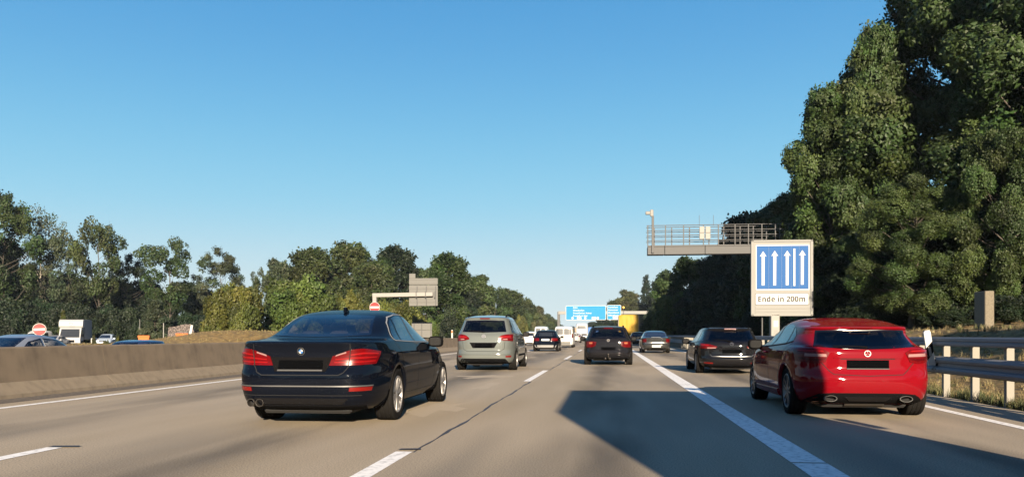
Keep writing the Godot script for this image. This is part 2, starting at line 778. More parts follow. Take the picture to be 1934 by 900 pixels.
func add_wheel(root: Node3D, at: Vector3, side: float, r: float, w: float, rim_r: float, spokes: int, rim_mat: String, style := 0, fine := true) -> void:
	var ax := Vector3(side, 0, 0)
	var t := Geo.new()
	var h := w / 2
	var prof := [[-h * 0.6, rim_r * 0.96], [-h * 0.92, rim_r * 1.06], [-h, rim_r * 0.5 + r * 0.5], [-h * 0.93, r * 0.965], [-h * 0.78, r * 0.993]]
	if fine:
		for k in [-0.45, 0.0, 0.45]:
			prof += [[h * (k - 0.06), r], [h * (k - 0.05), r - 0.009], [h * (k + 0.05), r - 0.009], [h * (k + 0.06), r]]
	prof += [[h * 0.78, r * 0.993], [h * 0.93, r * 0.965], [h, rim_r * 0.5 + r * 0.5], [h * 0.92, rim_r * 1.06], [h * 0.86, rim_r], [h * 0.5, rim_r * 0.95]]
	t.lathe(at, ax, prof, 40 if fine else 20)
	var wheel := part("wheel", t, "rubber", root)
	var d := Geo.new()
	d.lathe(at, ax, [[h * 0.25, 0.0], [h * 0.25, rim_r * 0.72], [h * 0.15, rim_r * 0.72]], 24)
	d.lathe(at, ax, [[h * 0.05, 0.0], [h * 0.05, rim_r * 0.97]], 24)
	part("brake_disc", d, "brake" if fine else "seam_black", wheel)
	var g := Geo.new()
	g.lathe(at, ax, [[h * 0.86, rim_r * 1.02], [h * 0.94, rim_r * 1.0], [h * 0.9, rim_r * 0.93], [h * 0.4, rim_r * 0.9], [h * 0.2, rim_r * 0.9]], 36 if fine else 20)
	g.lathe(at, ax, [[h * 0.3, rim_r * 0.2], [h * 0.78, rim_r * 0.19], [h * 0.84, rim_r * 0.15], [h * 0.84, 0.0]], 16)
	for k in spokes:
		var a := TAU * k / spokes + 0.2
		var dirs := [0.0] if style == 0 else [-0.13, 0.13]
		for off in dirs:
			var up := Vector3(0, cos(a), sin(a))
			var tg := Vector3(0, -sin(a), cos(a))
			var q0 := 0.10 if style == 0 else 0.055
			var q1 := 0.085 if style == 0 else 0.05
			var p0: Vector3 = at + up * rim_r * 0.12 + tg * rim_r * off * 0.3
			var p1: Vector3 = at + up * rim_r * 0.95 + tg * rim_r * off * 1.7
			var f0 := ax * h * 0.80
			var f1 := ax * h * 0.88
			var b0 := ax * h * 0.45
			var w0 := tg * rim_r * q0
			var w1 := tg * rim_r * q1
			g.quad(p0 + f0 - w0, p1 + f1 - w1, p1 + f1 + w1, p0 + f0 + w0)
			g.quad(p0 + f0 - w0, p0 + b0 - w0 * 1.3, p1 + b0 - w1 * 1.3, p1 + f1 - w1)
			g.quad(p0 + f0 + w0, p1 + f1 + w1, p1 + b0 + w1 * 1.3, p0 + b0 + w0 * 1.3)
	part("rim", g, rim_mat, wheel)

# builds a car from its data; see the cars for the fields
func car(called: String, label: String, at: Vector3, s: Dictionary, turn := 0.0) -> Node3D:
	var root := thing(called, label, s.get("category", "car"), at, turn, s.get("group", ""))
	var fine: int = s.get("fine", 1)
	var b := Body.new(s.keys, 0.045 if fine == 2 else (0.07 if fine == 1 else 0.12), 150 if fine == 2 else (90 if fine == 1 else 56))
	s["body"] = b
	var zr: float = s.keys[3][1]
	var zf: float = s.keys[3][2]
	var wb: float = s.wb
	var r: float = s.r
	var ra: float = r + s.get("gap", 0.045)
	var clear: bool = s.get("clear", false)
	var holes := []
	var wins: Array = s.get("windows", [])
	if clear:
		for w in wins:
			var poly := PackedVector2Array(w[2])
			var up: Array = w[3].duplicate()
			up.reverse()
			poly.append_array(PackedVector2Array(up))
			var shr := Geometry2D.offset_polygon(poly, -0.022)
			if shr.size():
				holes.append([w[1], shr[0]])
				if w[1] == 1:
					holes.append([2, shr[0]])
	var body := part("body", b.shell(holes, [[0.0, r, ra], [-wb, r, ra]]), s.paint, root)
	# wheel arches: lip and well
	for kind in [1, 2]:
		for z in [0.0, -wb]:
			var lip := Geo.new()
			var well := Geo.new()
			var a0 := PackedVector3Array(); var a1 := PackedVector3Array(); var a2 := PackedVector3Array(); var a3 := PackedVector3Array()
			var hmin: float = b.hs[0] + 0.01
			for k in 25:
				var t := lerpf(-0.42, PI + 0.42, k / 24.0)
				var y := maxf(r + sin(t) * ra, hmin)
				var y2 := maxf(r + sin(t) * (ra + 0.035), hmin)
				var p := b.on(kind, z + cos(t) * ra, y, 0.006)
				var q := b.on(kind, z + cos(t) * (ra + 0.035), y2, 0.001)
				a0.append(q); a1.append(p)
				a2.append(Vector3(p.x - signf(p.x) * 0.05, p.y, p.z))
				a3.append(Vector3(signf(p.x) * 0.45, p.y, p.z))
			lip.grid([a0, a1, a2])
			well.grid([a2, a3])
			well.box(Vector3(signf(a3[0].x) * 0.44, (hmin + r + ra) / 2, z), Vector3(0.01, r + ra - hmin, ra * 1.9))
			part("wheel_arch", lip, s.get("arch", s.paint), body)
			part("wheel_well", well, "underbody", body)
	# underside
	var un := Geo.new()
	var low: PackedVector3Array = b.pts[0]
	for q in range(0, b.K, 3):
		var a := low[q]
		var c := low[mini(q + 3, b.K)]
		un.quad(a, c, Vector3(-c.x, c.y, c.z), Vector3(-a.x, a.y, a.z))
	un.box(Vector3(0, b.hs[0] + 0.03, zr - 0.5), Vector3(1.1, 0.16, 0.5), 0.03)
	un.tube([Vector3(-0.7, r, 0), Vector3(0.7, r, 0)], [0.045], 8)
	part("underbody", un, "underbody", root)
	for sd in [-1.0, 1.0]:
		for z in [0.0, -wb]:
			var tw: float = s.get("tyre_w", 0.225)
			add_wheel(root, Vector3(sd * (s.track - tw / 2), r, z), sd, r, tw, r * s.get("rim", 0.68), s.get("spokes", 5), s.get("rim_mat", "alloy"), s.get("spoke_style", 0), fine > 0)
	for w in wins:
		var kinds := [w[1]]
		if w[1] == 1:
			kinds = [1, 2]
		for kd in kinds:
			var gf := ribbon(b, kd, w[2], w[3], 0.004, 16 if fine else 8, 6 if fine else 3, 0.02, s.get("frit", 0.035))
			var win := part(w[0], gf[0], (w[4] if w.size() > 4 else "window_glass") if clear else "dark_glass", root)
			part("window_seal", gf[1], s.get("seal", "frit"), win)
	for d in s.get("details", []):
		# [name, material, "r" ribbon / "s" stripe, kind, lower, upper|width, eps, mirrored]
		var kinds := [d[3]]
		var mir: bool = d[7] if d.size() > 7 else false
		if mir and d[3] == 1:
			kinds = [1, 2]
		for kd in kinds:
			for m in (2 if mir and (d[3] == 0 or d[3] == 3) else 1):
				var lo: Array = d[4] if m == 0 else mirror(d[4])
				if d[2] == "r":
					var up: Array = d[5] if m == 0 else mirror(d[5])
					part(d[0], ribbon(b, kd, lo, up, d[6], 14 if fine else 6, 4 if fine else 2, maxf(d[6] + 0.01, 0.012))[0], d[1], root)
				else:
					part(d[0], stripe(b, kd, lo, d[5], d[6], maxf(0.0, d[6] - 0.002)), d[1], root)
	if s.has("mirror"):
		for sd in [-1.0, 1.0]:
			var mz: Vector3 = s.mirror
			var mg := Geo.new()
			mg.lump(Vector3(sd * mz.x, mz.y, mz.z), Vector3(0.115, 0.085, 0.075), Basis(Vector3.UP, sd * 0.15), 0.6)
			mg.tube([Vector3(sd * (mz.x - 0.2), mz.y - 0.06, mz.z - 0.02), Vector3(sd * (mz.x - 0.05), mz.y - 0.04, mz.z)], [0.025], 8)
			var mo := part("wing_mirror", mg, s.get("mirror_paint", s.paint), root)
			var mf := Geo.new()
			mf.lump(Vector3(sd * mz.x, mz.y, mz.z + 0.07), Vector3(0.09, 0.062, 0.012), Basis(Vector3.UP, sd * 0.15), 0.5)
			part("mirror_glass", mf, "seam_black", mo)
	if s.has("handles"):
		for sd in [1, 2]:
			for hz in s.handles:
				var hg := Geo.new()
				var p := b.surf(sd, hz.x, hz.y)
				hg.tube([p[0] + p[1] * 0.01 + Vector3(0, 0, 0.1), p[0] + p[1] * 0.035 + Vector3(0, 0, 0.06), p[0] + p[1] * 0.035 - Vector3(0, 0, 0.06), p[0] + p[1] * 0.01 - Vector3(0, 0, 0.1)], [0.013], 8)
				part("door_handle", hg, s.get("handle_mat", s.paint), root)
	if s.has("seats"):
		interior(root, s)
	return root

func interior(root: Node3D, s: Dictionary) -> void:
	var q: Array = s.seats      # [front seat z, rear seat z, cushion height, headrest height]
	var fl := Geo.new()
	fl.box(Vector3(0, q[2] - 0.22, (q[0] + q[1]) / 2), Vector3(1.5, 0.03, 3.2))
	fl.box(Vector3(0, q[2] + 0.32, q[1] + 0.75), Vector3(1.3, 0.02, 0.75))
	part("cabin_floor", fl, "seat_dark", root)
	var da := Geo.new()
	da.lump(Vector3(0, q[2] + 0.32, q[0] - 0.95), Vector3(0.72, 0.16, 0.25), Basis(), 0.5)
	part("dashboard", da, "seat_dark", root)
	for row in 2:
		var z: float = q[row]
		var xs := [-0.37, 0.37] if row == 0 else [-0.40, 0.0, 0.40]
		if row == 1:
			var bk := Geo.new()
			bk.box(Vector3(0, q[2] + 0.2, z + 0.12), Vector3(1.3, 0.62, 0.16), 0.05, Basis(Vector3.RIGHT, 0.25))
			part("seat", bk, "seat_dark", root)
		for x in xs:
			var g := Geo.new()
			if row == 0:
				g.box(Vector3(x, q[2], z - 0.2), Vector3(0.5, 0.16, 0.5), 0.05)
				g.box(Vector3(x, q[2] + 0.3, z + 0.1), Vector3(0.48, 0.64, 0.14), 0.05, Basis(Vector3.RIGHT, 0.3))
				part("seat", g, "seat_dark", root)
			var hr := Geo.new()
			hr.lump(Vector3(x, q[3] - (0.05 if row == 1 else 0.0), z + 0.22), Vector3(0.14, 0.09, 0.05), Basis(Vector3.RIGHT, 0.2), 0.6)
			hr.tube([Vector3(x - 0.05, q[3] - 0.2, z + 0.2), Vector3(x - 0.05, q[3] - 0.05, z + 0.21)], [0.008], 6)
			hr.tube([Vector3(x + 0.05, q[3] - 0.2, z + 0.2), Vector3(x + 0.05, q[3] - 0.05, z + 0.21)], [0.008], 6)
			part("headrest", hr, "seat_dark", root)

func disc_on(b: Body, kind: int, u: float, h: float, r0: float, r1: float, eps: float, a0 := 0.0, a1 := TAU, seg := 20) -> Geo:
	var g := Geo.new()
	var s := b.surf(kind, u, h)
	var nn: Vector3 = s[1]
	var x := Vector3.UP.cross(nn).normalized()
	var y := nn.cross(x)
	var o: Vector3 = s[0] + nn * eps
	for k in seg:
		var t0 := lerpf(a0, a1, float(k) / seg)
		var t1 := lerpf(a0, a1, float(k + 1) / seg)
		var d0 := x * cos(t0) + y * sin(t0)
		var d1 := x * cos(t1) + y * sin(t1)
		g.quad(o + d0 * r0, o + d0 * r1, o + d1 * r1, o + d1 * r0)
		g.quad(o + d0 * r1, o + d0 * r1 - nn * (eps + 0.01), o + d1 * r1 - nn * (eps + 0.01), o + d1 * r1)
	return g

# ---------------------------------------------------------------- the vehicles
func black_sedan(at: Vector3) -> void:
	var s := {"fine": 2, "paint": "black_paint", "clear": true, "wb": 2.97, "r": 0.335, "track": 0.925, "tyre_w": 0.26, "rim": 0.70, "spokes": 10, "spoke_style": 1, "gap": 0.05,
		"mirror": Vector3(1.0, 1.0, -1.98), "mirror_paint": "black_plastic", "handles": v2([-0.33, 0.865, -1.42, 0.855]), "seats": [-1.75, -0.62, 0.58, 1.12]}
	s.keys = [[0.20, 0.86, -3.55, 0.80, 6.0, 4.0], [0.25, 0.99, -3.70, 0.865, 6.0, 4.0], [0.33, 1.06, -3.78, 0.90, 6.0, 4.0], [0.45, 1.095, -3.80, 0.922, 6.0, 4.0], [0.58, 1.10, -3.80, 0.932, 6.0, 4.0],
		[0.655, 1.09, -3.79, 0.934, 6.0, 4.0], [0.70, 1.055, -3.75, 0.934, 6.0, 4.0], [0.80, 1.03, -3.62, 0.935, 6.0, 4.0], [0.875, 1.03, -3.42, 0.936, 6.0, 4.0], [0.905, 1.035, -3.30, 0.922, 6.0, 4.0],
		[0.96, 1.05, -3.02, 0.895, 5.8, 4.2], [1.005, 1.065, -2.72, 0.87, 5.8, 4.2], [1.022, 1.03, -2.60, 0.858, 5.8, 4.2], [1.04, 0.80, -2.52, 0.842, 4.8, 4.4], [1.06, 0.56, -2.44, 0.825, 4.6, 4.4], [1.085, 0.44, -2.34, 0.81, 4.4, 4.4],
		[1.14, 0.27, -2.18, 0.775, 4.4, 4.4], [1.22, 0.06, -1.98, 0.735, 4.4, 4.2], [1.30, -0.18, -1.77, 0.692, 4.4, 4.0], [1.36, -0.40, -1.60, 0.652, 4.2, 3.6], [1.40, -0.62, -1.44, 0.602, 3.8, 3.2], [1.43, -0.85, -1.30, 0.51, 3.2, 3.0], [1.45, -1.02, -1.18, 0.36, 2.6, 2.6], [1.458, -1.10, -1.12, 0.10, 2.2, 2.2]]
	s.windows = [
		["rear_window", 0, v2([-0.66, 1.095, -0.3, 1.078, 0, 1.074, 0.3, 1.078, 0.66, 1.095]), v2([-0.50, 1.355, 0, 1.375, 0.50, 1.355]), "window_glass"],
		["windshield", 3, v2([-0.66, 1.06, 0, 1.04, 0.66, 1.06]), v2([-0.52, 1.36, 0, 1.375, 0.52, 1.36])],
		["front_side_window", 1, v2([-2.12, 1.0, -1.15, 1.012]), v2([-2.10, 1.02, -1.78, 1.22, -1.45, 1.335, -1.14, 1.362])],
		["rear_side_window", 1, v2([-1.08, 1.013, -0.42, 1.027]), v2([-1.07, 1.365, -0.8, 1.36, -0.56, 1.325])],
		["quarter_window", 1, v2([-0.36, 1.028, -0.12, 1.042]), v2([-0.50, 1.312, -0.34, 1.245, -0.17, 1.10])]]
	var tl_lo := v2([0.345, 0.735, 0.62, 0.738, 0.95, 0.755])
	var tl_up := v2([0.385, 0.845, 0.60, 0.925, 0.74, 0.938, 1.06, 0.90])
	s.details = [
		["tail_light", "tail_red", "r", 0, tl_lo, tl_up, 0.010, true],
		["light_bar", "tail_bright", "r", 0, v2([0.41, 0.765, 0.62, 0.768, 0.93, 0.783]), v2([0.412, 0.778, 0.62, 0.783, 0.945, 0.80]), 0.014, true],
		["light_bar", "tail_bright", "r", 0, v2([0.42, 0.800, 0.64, 0.818, 0.95, 0.828]), v2([0.422, 0.814, 0.64, 0.836, 0.965, 0.845]), 0.014, true],
		["light_bar", "tail_bright", "r", 0, v2([0.60, 0.855, 0.74, 0.872, 0.98, 0.868]), v2([0.60, 0.87, 0.74, 0.892, 0.99, 0.884]), 0.014, true],
		["reversing_lamp", "tail_white", "r", 0, v2([0.42, 0.845, 0.55, 0.885]), v2([0.43, 0.862, 0.55, 0.905]), 0.014, true],
		["lamp_seam", "seam_black", "s", 0, v2([0.575, 0.735, 0.60, 0.925]), 0.010, 0.016, true],
		["boot_seam", "seam_black", "s", 0, v2([0.60, 0.99, 0.595, 0.93]), 0.009, 0.002, true],
		["boot_seam", "seam_black", "s", 0, v2([-0.585, 0.735, -0.53, 0.655, -0.47, 0.625, 0.47, 0.625, 0.53, 0.655, 0.585, 0.735]), 0.010, 0.002],
		["plate_recess", "black_plastic", "r", 0, v2([-0.31, 0.665, 0.31, 0.665]), v2([-0.40, 0.835, 0.40, 0.835]), 0.003],
		["number_plate", "plate_dark", "r", 0, v2([-0.27, 0.685, 0.27, 0.685]), v2([-0.27, 0.80, 0.27, 0.80]), 0.014],
		["plate_holder", "plate_edge", "r", 0, v2([-0.275, 0.668, 0.275, 0.668]), v2([-0.275, 0.683, 0.275, 0.683]), 0.016],
		["chrome_strip", "chrome", "r", 0, v2([-0.93, 0.492, -0.6, 0.488, 0.6, 0.488, 0.93, 0.492]), v2([-0.93, 0.507, -0.6, 0.503, 0.6, 0.503, 0.93, 0.507]), 0.010],
		["bumper_reflector", "reflector_red", "r", 0, v2([0.60, 0.436, 0.90, 0.440]), v2([0.61, 0.482, 0.92, 0.486]), 0.007, true],
		["bumper_seam", "seam_black", "s", 0, v2([-0.75, 0.385, 0.75, 0.385]), 0.008, 0.002],
		["diffuser", "charcoal_paint", "r", 0, v2([-0.50, 0.285, 0.50, 0.285]), v2([-0.58, 0.352, 0.58, 0.352]), 0.012],
		["valance", "black_plastic", "r", 0, v2([-0.80, 0.205, 0.80, 0.205]), v2([-0.80, 0.262, 0.80, 0.262]), 0.006],
		["window_trim", "silver_plastic", "s", 1, v2([-2.14, 0.99, -1.1, 1.002, -0.12, 1.026, -0.075, 1.045, -0.13, 1.11, -0.31, 1.262, -0.5, 1.338, -0.8, 1.378, -1.12, 1.384, -1.46, 1.356, -1.8, 1.24, -2.12, 1.03]), 0.010, 0.006, true],
		["door_seam", "seam_black", "s", 1, v2([-1.12, 1.0, -1.12, 0.42, -1.10, 0.33]), 0.009, 0.002, true],
		["door_seam", "seam_black", "s", 1, v2([-0.02, 1.02, -0.16, 0.86, -0.32, 0.66, -0.44, 0.45, -0.50, 0.33]), 0.009, 0.002, true],
		["door_seam", "seam_black", "s", 1, v2([-2.22, 0.98, -2.24, 0.6, -2.14, 0.33]), 0.009, 0.002, true],
		["sill_seam", "seam_black", "s", 1, v2([-2.45, 0.325, -0.5, 0.325]), 0.008, 0.002, true],
		["fuel_flap", "black_paint", "r", 1, v2([0.17, 0.80, 0.37, 0.79]), v2([0.16, 0.93, 0.36, 0.925]), 0.004, false]]
	var root := car("black_sedan", "glossy black four-door sedan with chrome bumper strip, nearest car in the left-centre lane", at, s)
	var b: Body = s.body
	for m in [[0.0415, 0.046, "chrome", 0.006], [0.0, 0.0415, "frit", 0.007]]:
		part("emblem", disc_on(b, 0, 0.0, 0.905, m[0], m[1], m[3]), m[2], root)
	for k in 4:
		part("emblem", disc_on(b, 0, 0.0, 0.905, 0.0, 0.027, 0.009, k * PI / 2, (k + 1) * PI / 2, 6), "badge_blue" if k % 2 == 1 else "white", root)
	var ex := Geo.new()
	var ei := Geo.new()
	for x in [-0.615, -0.505]:
		ex.lathe(Vector3(x, 0.292, 1.03), Vector3(0, 0, 1), [[-0.15, 0.046], [0.03, 0.048], [0.035, 0.046], [0.03, 0.040], [-0.1, 0.038]], 20)
		ei.lathe(Vector3(x, 0.292, 0.98), Vector3(0, 0, 1), [[0.0, 0.039], [0.0, 0.0]], 12)
	part("exhaust_pipe", ei, "seam_black", part("exhaust_pipe", ex, "brake", root))
	var fin := Geo.new()
	fin.prism(PackedVector2Array([Vector2(0, 0), Vector2(0.18, 0), Vector2(0.03, 0.075), Vector2(0.0, 0.07)]), Vector3(-0.02, 1.408, -0.62), Vector3(0, -0.02, -1), Vector3.UP, Vector3(0.04, 0, 0))
	part("roof_antenna", fin, "black_paint", root)
	var sc := Geo.new()
	sc.box(Vector3(-0.36, 1.0, -1.52), Vector3(0.50, 0.52, 0.03), 0.015, Basis(Vector3.RIGHT, 0.3))
	sc.lump(Vector3(-0.36, 1.22, -1.44), Vector3(0.13, 0.07, 0.06), Basis(), 0.7)
	part("seat_cover", sc, "seat_light", root)

func red_hatchback(at: Vector3) -> void:
	var s := {"fine": 2, "paint": "red_paint", "clear": true, "wb": 2.70, "r": 0.325, "track": 0.885, "tyre_w": 0.235, "rim": 0.72, "spokes": 5, "spoke_style": 1, "rim_mat": "dark_alloy", "gap": 0.045,
		"mirror": Vector3(0.97, 0.95, -1.95), "handles": v2([-0.36, 0.865, -1.33, 0.835]), "handle_mat": "red_paint", "mirror_paint": "black_plastic", "seats": [-1.6, -0.55, 0.52, 1.06]}
	s.keys = [[0.19, 0.55, -3.25, 0.80, 5.6, 4.0], [0.23, 0.66, -3.40, 0.865, 5.6, 4.0], [0.32, 0.735, -3.46, 0.90, 5.6, 4.0], [0.44, 0.77, -3.48, 0.917, 5.6, 4.0], [0.52, 0.775, -3.48, 0.922, 5.6, 4.0], [0.56, 0.765, -3.47, 0.923, 5.6, 4.0],
		[0.66, 0.725, -3.42, 0.925, 5.6, 4.0], [0.80, 0.715, -3.28, 0.917, 5.6, 4.0], [0.88, 0.705, -2.95, 0.902, 5.6, 4.0], [0.925, 0.675, -2.62, 0.872, 5.6, 4.0], [0.965, 0.62, -2.42, 0.835, 4.2, 4.2], [1.02, 0.55, -2.26, 0.785, 4.2, 4.2],
		[1.10, 0.46, -2.06, 0.735, 4.2, 4.2], [1.165, 0.40, -1.88, 0.695, 5.6, 4.0], [1.19, 0.44, -1.80, 0.685, 5.6, 4.0], [1.205, 0.43, -1.76, 0.675, 5.6, 4.0], [1.23, 0.27, -1.68, 0.655, 4.0, 3.8], [1.28, -0.05, -1.5, 0.60, 3.8, 3.6], [1.32, -0.40, -1.3, 0.51, 3.2, 3.0], [1.345, -0.68, -1.12, 0.36, 2.6, 2.6], [1.353, -0.88, -0.93, 0.10, 2.2, 2.2]]
	s.windows = [
		["rear_window", 0, v2([-0.665, 0.945, -0.3, 0.918, 0, 0.91, 0.3, 0.918, 0.665, 0.945]), v2([-0.58, 1.165, 0, 1.178, 0.58, 1.165]), "tint_glass"],
		["windshield", 3, v2([-0.66, 0.98, 0, 0.96, 0.66, 0.98]), v2([-0.52, 1.22, 0, 1.245, 0.52, 1.22])],
		["front_side_window", 1, v2([-2.02, 0.915, -1.14, 0.945]), v2([-1.98, 0.94, -1.7, 1.11, -1.4, 1.215, -1.13, 1.248])],
		["rear_side_window", 1, v2([-1.07, 0.948, -0.32, 0.985]), v2([-1.06, 1.252, -0.7, 1.255, -0.40, 1.222])],
		["quarter_window", 1, v2([-0.27, 0.988, -0.06, 1.02]), v2([-0.35, 1.213, -0.2, 1.165, -0.08, 1.09])]]
	s.details = [
		["tail_light", "tail_red", "r", 0, v2([0.53, 0.745, 0.64, 0.725, 0.98, 0.755]), v2([0.475, 0.865, 0.54, 0.905, 0.75, 0.918, 1.05, 0.90]), 0.010, true],
		["light_band", "tail_deep", "r", 0, v2([0.53, 0.775, 0.64, 0.755, 0.9, 0.785]), v2([0.52, 0.80, 0.64, 0.79, 0.9, 0.81]), 0.013, true],
		["reversing_lamp", "tail_white", "r", 0, v2([0.51, 0.812, 0.80, 0.82]), v2([0.515, 0.848, 0.79, 0.858]), 0.014, true],
		["light_band", "tail_bright", "r", 0, v2([0.54, 0.875, 0.92, 0.885]), v2([0.56, 0.892, 0.93, 0.9]), 0.014, true],
		["hatch_seam", "seam_black", "s", 0, v2([-0.575, 0.735, -0.48, 0.625, -0.43, 0.585, 0, 0.567, 0.43, 0.585, 0.48, 0.625, 0.575, 0.735]), 0.009, 0.002],
		["hatch_crease", "red_paint", "r", 0, v2([-0.43, 0.793, 0.43, 0.793]), v2([-0.41, 0.812, 0.41, 0.812]), 0.012],
		["plate_recess", "seam_black", "s", 0, v2([-0.34, 0.787, 0.34, 0.787]), 0.012, 0.002],
		["number_plate", "plate_dark", "r", 0, v2([-0.262, 0.662, 0.262, 0.662]), v2([-0.262, 0.772, 0.262, 0.772]), 0.012],
		["plate_holder", "plate_edge", "s", 0, v2([-0.265, 0.657, 0.265, 0.657]), 0.010, 0.013],
		["diffuser", "black_plastic", "r", 0, v2([-0.86, 0.205, 0.86, 0.205]), v2([-0.60, 0.325, -0.45, 0.338, 0.45, 0.338, 0.60, 0.325]), 0.008],
		["diffuser_lip", "charcoal_paint", "r", 0, v2([-0.22, 0.245, 0.22, 0.245]), v2([-0.30, 0.30, 0.30, 0.30]), 0.018],
		["bumper_crease", "red_paint", "r", 0, v2([-0.86, 0.505, 0.86, 0.505]), v2([-0.86, 0.530, 0.86, 0.530]), 0.004],
		["door_seam", "seam_black", "s", 1, v2([-1.10, 0.94, -1.10, 0.42, -1.08, 0.33]), 0.009, 0.002, true],
		["door_seam", "seam_black", "s", 1, v2([0.0, 1.0, -0.16, 0.82, -0.32, 0.62, -0.46, 0.42, -0.50, 0.33]), 0.009, 0.002, true],
		["door_seam", "seam_black", "s", 1, v2([-2.08, 0.90, -2.10, 0.6, -2.0, 0.33]), 0.009, 0.002, true],
		["side_crease", "red_paint", "r", 1, v2([-2.0, 0.665, -1.0, 0.725, -0.2, 0.80]), v2([-2.0, 0.685, -1.0, 0.745, -0.2, 0.82]), 0.007, true],
		["sill", "red_paint", "r", 1, v2([-2.26, 0.235, -0.46, 0.235]), v2([-2.24, 0.30, -0.46, 0.32]), 0.022, true],
		["window_trim", "seam_black", "s", 1, v2([-2.04, 0.905, -1.1, 0.935, -0.30, 0.975, -0.05, 1.01]), 0.014, 0.006, true],
		["fuel_flap", "seam_black", "s", 2, v2([0.02, 0.78, 0.04, 0.88, 0.12, 0.90, 0.22, 0.88, 0.22, 0.78, 0.12, 0.75, 0.02, 0.78]), 0.006, 0.002]]
	var root := car("red_hatchback", "bright red five-door hatchback with twin oval exhausts, nearest car in the right lane", at, s)
	var b: Body = s.body
	part("emblem", disc_on(b, 0, 0.0, 0.855, 0.034, 0.042, 0.012), "silver_plastic", root)
	for k in 3:
		var t := PI / 2 + TAU * k / 3
		part("emblem", disc_on(b, 0, 0.0, 0.855, 0.004, 0.036, 0.010, t - 0.10, t + 0.10, 2), "silver_plastic", root)
	for x in [-0.47, 0.47]:
		var g := Geo.new()
		var p := Vector3(x, 0.272, 0.70)
		var rows := []
		for q in [[-0.06, 1.0], [0.05, 1.05], [0.056, 1.0], [0.05, 0.86], [-0.02, 0.8]]:
			var row := PackedVector3Array()
			for k in 22:
				var t := TAU * k / 22
				row.append(p + Vector3(cos(t) * 0.078 * q[1], sin(t) * 0.038 * q[1], q[0]))
			rows.append(row)
		g.grid(rows, true)
		var ex := part("exhaust_tip", g, "exhaust_steel", root)
		var d := Geo.new()
		d.lump(p + Vector3(0, 0, -0.01), Vector3(0.07, 0.035, 0.01))
		part("exhaust_opening", d, "seam_black", ex)
	var mf := Geo.new()
	mf.tube([Vector3(-0.25, 0.215, 0.52), Vector3(0.25, 0.215, 0.52)], [0.06], 12)
	part("silencer", mf, "brake", root)
	var wp := Geo.new()
	wp.tube([b.on(0, 0.0, 0.915, 0.03), b.on(0, -0.12, 0.93, 0.025), b.on(0, -0.42, 0.94, 0.016)], [0.018, 0.011, 0.007], 8)
	part("rear_wiper", wp, "black_plastic", root)
	var bl := Geo.new()
	bl.box(b.on(0, 0.0, 1.197, 0.004), Vector3(0.28, 0.012, 0.02), 0.004)
	part("brake_light", bl, "tail_red", root)

